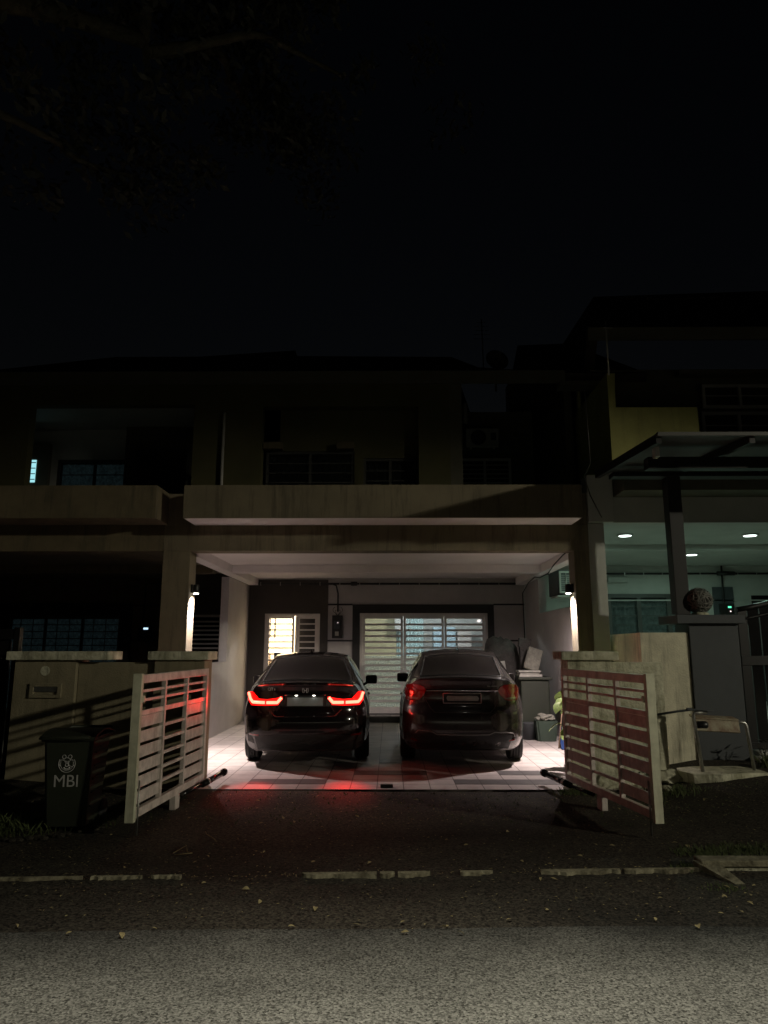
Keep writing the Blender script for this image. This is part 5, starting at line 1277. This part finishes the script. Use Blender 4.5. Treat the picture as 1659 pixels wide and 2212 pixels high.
# gate stop on the tiles
t = solo(MB().box(-0.11, 0.03, 8.38, 8.45, 0.001, 0.035, 0.006), 'gate_stop', M['blk'], 'small black gate stop on the tiles between the cars', 'gate stop', (-0.04, 8.41, 0))

# things at the right wall inside the porch
t = thing('storage_bin', 'tall dark bin piled with boxes and bags at right wall', 'bin', (2.52, 12.9, 0))
MB().box(2.28, 2.78, 12.75, 13.25, 0.0, 0.98, 0.02).build('body', M['binplastic'], t); MB().box(2.24, 2.82, 12.70, 13.29, 0.981, 1.03, 0.012).build('lid', M['binplastic'], t)
b = MB(); b.box(2.26, 2.66, 12.74, 13.1, 1.032, 1.075, 0.004); b.box(2.28, 2.62, 12.78, 13.1, 1.077, 1.11, 0.004); b.box(2.25, 2.64, 12.74, 13.08, 1.112, 1.14, 0.004)
solo(b, 'paper_stack', M['paper'], 'low stack of papers lying on the tall dark bin', 'papers', (2.45, 12.9, 1.032))
def sack(name, c, r, seed, m, label, cat, amp=0.25):
    b = MB(); bmesh.ops.create_icosphere(b.bm, subdivisions=4, radius=1.0)
    for v in b.bm.verts:
        n = noise.noise(v.co*1.6+Vector((seed, 0, 0)))*amp+noise.noise(v.co*5+Vector((seed, 3, 0)))*amp*0.3
        v.co = Vector((v.co.x*r[0], v.co.y*r[1], v.co.z*r[2]))*(1+n)+Vector(c)
    return solo(b, name, m, label, cat, (c[0], c[1], c[2]-r[2]), smooth=180)
b = MB(); b.obox(Matrix.Translation((2.55, 12.95, 1.33)) @ Matrix.Rotation(R(20), 4, 'Y') @ Matrix.Rotation(R(-20), 4, 'X'), 0.27, 0.09, 0.42, 0.03)
solo(b, 'fabric_bag', M['bagc'], 'pale creased bag leaning on top of the bin', 'bag', (2.55, 12.95, 1.14))
b = MB(); b.obox(Matrix.Translation((2.47, 13.3, 1.62)) @ Matrix.Rotation(R(6), 4, 'Y'), 0.22, 0.10, 0.16, 0.006)
b.box(2.38, 2.6, 13.24, 13.4, 1.031, 1.56, 0.005)
solo(b, 'cardboard_box', M['net'], 'tall narrow box standing behind the pale bag', 'box', (2.47, 13.3, 1.03))
sack('covered_heap', (2.12, 13.9, 0.98), (0.40, 0.42, 0.80), 2, M['net'], 'tall rounded heap under a dark grey cover by the bin', 'covered heap', 0.18)
b = MB(); b.obox(Matrix.Translation((2.04, 13.38, 1.19)) @ Matrix.Rotation(R(-8), 4, 'Y'), 0.17, 0.02, 0.19, 0.003); solo(b, 'paper_note', M['paper'], 'white sheet of paper on the dark covered heap', 'paper', (2.04, 13.38, 1.1))
b = MB(); bin_body(b, 0.30, 0.36, 0.26, 0.30, 0.0, 0.33)
for v in b.bm.verts: v.co += Vector((2.62, 12.45, 0.001))
solo(b, 'plastic_crate', M['greenpl'], 'green plastic tub of crumpled bags on the porch floor', 'tub', (2.62, 12.45, 0), smooth=40)
sack('plastic_bag', (2.62, 12.43, 0.38), (0.15, 0.12, 0.06), 9, M['bagc'], 'crumpled pale plastic bags in the green tub', 'bag', 0.7)
b = MB(); b.lathe([(0.10, 0.001), (0.125, 0.27), (0.13, 0.275), (0.12, 0.275)], 20, Matrix.Translation((2.36, 12.62, 0))); solo(b, 'bucket', M['greypost'], 'grey bucket with rag beside the green tub', 'bucket', (2.36, 12.62, 0))
# dustpan and broom
t = thing('dustpan', 'blue long handled dustpan leaning on the right wall', 'dustpan', (2.8, 11.6, 0))
b = MB(); b.slab([(2.62, 11.35, 0.015), (2.93, 11.35, 0.015), (2.93, 11.75, 0.16), (2.68, 11.75, 0.16)], 0.012); b.slab([(2.68, 11.745, 0.16), (2.93, 11.745, 0.16), (2.90, 11.78, 0.30), (2.70, 11.78, 0.30)], 0.012); b.build('pan', M['bluepl'], t)
b = MB(); b.tube([(2.80, 11.76, 0.25), (2.79, 11.80, 0.95)], 0.014, 8); b.build('handle', M['bluepl'], t)
t = thing('broom', 'upturned broom leaning against the right porch wall', 'broom', (2.65, 11.8, 0))
b = MB(); b.tube([(2.60, 11.45, 0.02), (2.84, 11.9, 1.0)], 0.012, 8); b.build('handle', M['wood'], t)
b = MB(); b.obox(Matrix.Translation((2.86, 11.95, 1.14)) @ Matrix.Rotation(R(8), 4, 'Y'), 0.14, 0.08, 0.30, 0.035); b.build('bristles', M['net'], t)
# potted plant
t = thing('potted_plant', 'bright green leafy plant in a pot by the right lamp', 'plant', (2.40, 9.75, 0))
b = MB(); b.lathe([(0.07, 0.03), (0.10, 0.26), (0.11, 0.27), (0.09, 0.27)], 22, Matrix.Translation((2.40, 9.75, 0))); b.build('pot', M['clay'], t)
b = MB(); b.lathe([(0.12, 0.001), (0.13, 0.03), (0.05, 0.03)], 22, Matrix.Translation((2.40, 9.75, 0))); b.build('saucer', M['blk'], t)
b = MB(); stems = MB(); random.seed(5)
for k in range(30):
    a = random.uniform(0, 2*math.pi); h = random.uniform(0.42, 0.98); rr = random.uniform(0.06, 0.24); ln = random.uniform(0.12, 0.20)
    base = Vector((2.40, 9.75, 0.27)); tip = Vector((2.40+rr*math.cos(a), 9.75+rr*math.sin(a), h))
    stems.tube([base, base.lerp(tip, 0.5)+Vector((0, 0, 0.05)), tip], 0.005, 5)
    d = Vector((math.cos(a), math.sin(a), -0.5)).normalized(); sd = Vector((-math.sin(a), math.cos(a), 0)); n = 7; prevr = None
    for i in range(n+1):
        u = i/n; wd = ln*0.42*math.sin(math.pi*min(1, u*0.93+0.07))**0.8; c_ = tip+d*ln*u+Vector((0, 0, -0.25*ln*u*u))
        row = [b.bm.verts.new(c_-sd*wd+Vector((0, 0, wd*0.3))), b.bm.verts.new(c_), b.bm.verts.new(c_+sd*wd+Vector((0, 0, wd*0.3)))]
        if prevr:
            for q in (0, 1): b.bm.faces.new((prevr[q], prevr[q+1], row[q+1], row[q])).smooth = True
        prevr = row
b.build('leaves', M['plantleaf'], t); stems.build('stems', M['plantleaf'], t)
# rubble and weeds behind the right gate
random.seed(12)
for k, (x, y, s_, lab) in enumerate(((2.75, 8.2, 0.10, 'grey stone lying behind the right gate'), (2.95, 8.05, 0.07, 'small broken stone at the foot of the short mossy wall'), (3.14, 8.45, 0.16, 'large pale rock beside the water meter slab'))):
    b = MB(); bmesh.ops.create_icosphere(b.bm, subdivisions=3, radius=s_)
    for v in b.bm.verts: v.co = v.co*(1+0.45*noise.noise(v.co*9+Vector((k*5, 0, 0)))); v.co.z *= 0.55
    for v in b.bm.verts: v.co += Vector((x, y, gz(x, y)+s_*0.25))
    solo(b, 'stone', M['concrete'], lab, 'stone', (x, y, gz(x, y)), smooth=40)

def tuft(b, x, y, n, h, spread):
    for k in range(n):
        a = random.uniform(0, 6.28); r_ = random.uniform(0, spread); px, py = x+r_*math.cos(a)*1.6, y+r_*math.sin(a)
        z = gz(px, py); hh = h*random.uniform(0.4, 1); dx, dy = random.uniform(-1, 1)*hh*0.7, random.uniform(-1, 1)*hh*0.7; w_ = 0.004
        v = [b.bm.verts.new(p) for p in ((px-w_, py, z), (px+w_, py, z), (px+dx*0.5+w_*0.7, py+dy*0.5, z+hh*0.65), (px+dx, py+dy, z+hh))]
        b.bm.faces.new(v)
b = MB()
for x, y, n, h, sp in ((2.25, 5.72, 160, 0.045, 0.10), (2.5, 6.08, 300, 0.05, 0.16), (2.85, 6.12, 300, 0.06, 0.18), (2.3, 5.3, 60, 0.04, 0.1), (1.9, 8.15, 60, 0.08, 0.10), (2.1, 8.2, 90, 0.10, 0.12), (2.35, 8.1, 60, 0.07, 0.1), (-2.9, 6.9, 300, 0.10, 0.25), (-3.4, 6.7, 400, 0.12, 0.3), (-3.9, 6.9, 300, 0.12, 0.3), (4.35, 8.6, 70, 0.18, 0.08), (3.0, 7.9, 160, 0.10, 0.2), (2.7, 7.6, 60, 0.05, 0.15)):
    tuft(b, x, y, n, h, sp)
for k in range(420):
    x = random.uniform(-4.5, 4.5); tuft(b, x, random.uniform(6.9, 8.2), 2, 0.03, 0.03)
solo(b, 'grass', M['grass'], None, None, (0, 6, 0), kind='stuff')
# dark leafy weed behind the right gate
def weed(x, y, n, label):
    t = thing('weed', label, 'weed', (x, y, gz(x, y)))
    b = MB()
    for k in range(n):
        a = random.uniform(0, 6.28); h = random.uniform(0.05, 0.3); r_ = random.uniform(0.02, 0.16); c_ = Vector((x+r_*math.cos(a), y+r_*math.sin(a), gz(x, y)+h))
        d = Vector((math.cos(a), math.sin(a), random.uniform(-0.4, 0.5)))*random.uniform(0.04, 0.08); sd = Vector((-math.sin(a), math.cos(a), 0))*0.018
        b.face([c_-d*0.6, c_-sd, c_+d, c_+sd])
    b.build('leaves', M['leaf'], t)
    b = MB()
    for k in range(6): a = k; b.tube([(x, y, gz(x, y)), (x+0.08*math.cos(a), y+0.08*math.sin(a), gz(x, y)+0.22)], 0.004, 4)
    b.build('stems', M['bark'], t)
weed(2.72, 8.0, 60, 'dark leafy weed growing behind the right gate')
weed(4.45, 8.85, 26, 'small weed at the foot of the dark grey post')

# fallen leaves: individuals, and fine litter as stuff
random.seed(21)
def leaf_mesh(name):
    b = MB(); n = 6; prev = None
    for i in range(n+1):
        u = i/n; wd = 0.32*math.sin(math.pi*min(1, u*0.95+0.05)); z = 0.10*math.sin(u*3)
        row = [b.bm.verts.new((u-0.5, -wd, z+0.10*wd)), b.bm.verts.new((u-0.5, 0, z)), b.bm.verts.new((u-0.5, wd, z+0.25*wd))]
        if prev:
            for q in (0, 1): b.bm.faces.new((prev[q], prev[q+1], row[q+1], row[q]))
        prev = row
    return b
lf = leaf_mesh('fallen_leaf').build('fallen_leaf', M['deadleaf'])
first = True
def surf(x, y): return (gz(x, y) if y > edge_y(x)+0.03 else -0.100)+0.006
for k in range(150):
    if k < 30: x = random.uniform(-3, 3.2); y = edge_y(x)+random.uniform(-0.12, 0.28)
    elif k < 46: x = random.uniform(2.2, 2.9); y = random.uniform(4.75, 5.4)
    else: x = random.uniform(-4, 4); y = random.uniform(5.0, 8.1)
    o = lf if first else lf.copy()
    if not first: COL.objects.link(o)
    first = False
    o.location = (x, y, surf(x, y)+0.008); s_ = random.uniform(0.022, 0.055); o.scale = (s_, s_*random.uniform(0.5, 1.1), s_*random.uniform(0.5, 1.6))
    o.rotation_euler = (random.uniform(-0.4, 0.4), random.uniform(-0.3, 0.3), random.uniform(0, 6.28))
    tag(o, 'small dry yellow leaf fallen on the asphalt', 'leaf', 'fallen leaves on the asphalt')
b = MB()
for k in range(4200):
    x = random.uniform(-5, 5); y = random.uniform(4.75, 8.25)
    q_ = random.random()
    if q_ < 0.30: y = random.uniform(7.0, 8.25)
    elif q_ < 0.45: y = kerb_y(x)+abs(random.gauss(0, 0.05))-0.02
    z = surf(x, y)+0.004; a = random.uniform(0, 6.28); l_ = random.uniform(0.004, 0.014); w_ = l_*random.uniform(0.2, 0.6)
    c_, s_ = math.cos(a), math.sin(a)
    b.face([(x-l_*c_, y-l_*s_, z), (x+w_*s_, y-w_*c_, z+0.003), (x+l_*c_, y+l_*s_, z+0.002), (x-w_*s_, y+w_*c_, z+0.004)])
solo(b, 'leaf_litter', M['deadleaf'], None, None, (0, 6, 0), kind='stuff')
# twigs
for k, (pts_, lab) in enumerate((([(-1.72, 6.02, 0), (-1.66, 6.18, 0), (-1.62, 6.05, 0), (-1.56, 5.98, 0), (-1.70, 5.97, 0)], 'curled pale twig on the dark asphalt at left'), ([(-1.62, 6.62, 0), (-1.58, 6.5, 0), (-1.50, 6.42, 0), (-1.46, 6.32, 0)], 'thin bent twig on the asphalt below the left gate'))):
    b = MB().tube([(x, y, gz(x, y)+0.016+0.012*(i % 2)) for i, (x, y, z) in enumerate(pts_)], 0.0035, 5)
    solo(b, 'twig', M['deadleaf'], lab, 'twig', (pts_[0][0], pts_[0][1], gz(*pts_[0][:2])))
# row of stones round the grass patch at left
b = MB()
random.seed(3)
for k in range(26):
    x = -3.95+0.055*k+random.uniform(-.01, .01); y = 6.30+0.0016*(k-8)**2+random.uniform(-0.03, 0.03); r_ = random.uniform(0.018, 0.035)
    bmesh.ops.create_icosphere(b.bm, subdivisions=1, radius=r_, matrix=Matrix.Translation((x, y, gz(x, y)+0.01)) @ Matrix.Diagonal((1.4, 1, 0.7, 1)))
solo(b, 'stone_edging', M['soil'], None, None, (-3.3, 6.4, 0), kind='stuff')

# tree reaching over from the left
random.seed(11)
t = thing('tree', 'big dark tree whose boughs reach in from the upper left', 'tree', (-6.2, 3.2, -0.1))
b = MB(); b.tube([(-6.2, 3.2, -0.2), (-6.1, 3.3, 2.5), (-5.8, 3.6, 5.0)], 0.26, 14, 0.17); tr = b.build('trunk', M['bark'], t)
limbs = []
def limb(p0, p1, r0, r1, sag=0.4):
    pts_ = []
    for i in range(9):
        u = i/8; p = Vector(p0).lerp(Vector(p1), u)+Vector((0.10*math.sin(u*7+p1[0]), 0.12*math.sin(u*5+p1[2]), sag*math.sin(math.pi*u)))
        pts_.append(p)
    bb.tube(pts_, r0, 8, r1); limbs.append(pts_); return pts_
bb = MB()
L1 = limb((-5.8, 3.6, 5.0), tuple(at(330, 90, 6.0)), 0.13, 0.075)
L2 = limb(tuple(at(330, 90, 6.0)), tuple(at(560, 240, 7.4)), 0.07, 0.03, 0.25)
L3 = limb(tuple(at(330, 90, 6.0)), tuple(at(740, 160, 7.0)), 0.06, 0.02, 0.2)
L4 = limb(tuple(at(570, 260, 7.4)), tuple(at(690, 355, 7.8)), 0.025, 0.01, 0.1)
L5 = limb((-5.8, 3.6, 5.0), tuple(at(160, 330, 6.2)), 0.09, 0.03)
L6 = limb(tuple(at(160, 330, 6.2)), tuple(at(340, 440, 6.6)), 0.03, 0.012, 0.1)
L7 = limb(tuple(at(330, 90, 6.0)), tuple(at(420, -200, 6.5)), 0.06, 0.03)
L8 = limb((-5.8, 3.6, 5.0), (-7.5, 2.0, 8.0), 0.12, 0.05)
bb.build('boughs', M['bark'], t)
b = MB()
cl = []
for L_, n, rad in ((L1, 22, 0.8), (L2, 26, 0.75), (L3, 26, 0.85), (L4, 12, 0.55), (L5, 26, 0.95), (L6, 12, 0.5), (L7, 16, 0.9), (L8, 14, 1.1)):
    for k in range(n):
        p = random.choice(L_[2:]); cl.append((p+Vector((random.gauss(0, rad*0.6), random.gauss(0, rad*0.6), random.gauss(0.2, rad*0.5))), random.uniform(0.22, 0.45)))
for c_, rr in cl:
    for k in range(95):
        d = Vector((random.gauss(0, 1), random.gauss(0, 1), random.gauss(0, 0.8))).normalized()*rr*random.uniform(0.3, 1)
        p = c_+d; a = Vector((random.uniform(-1, 1), random.uniform(-1, 1), random.uniform(-0.6, 0.6))).normalized(); s_ = a.orthogonal().normalized()
        l_ = random.uniform(0.04, 0.075)
        b.face([p-a*l_, p+s_*l_*0.4, p+a*l_, p-s_*l_*0.4])
b.build('crown', M['leaf'], t)
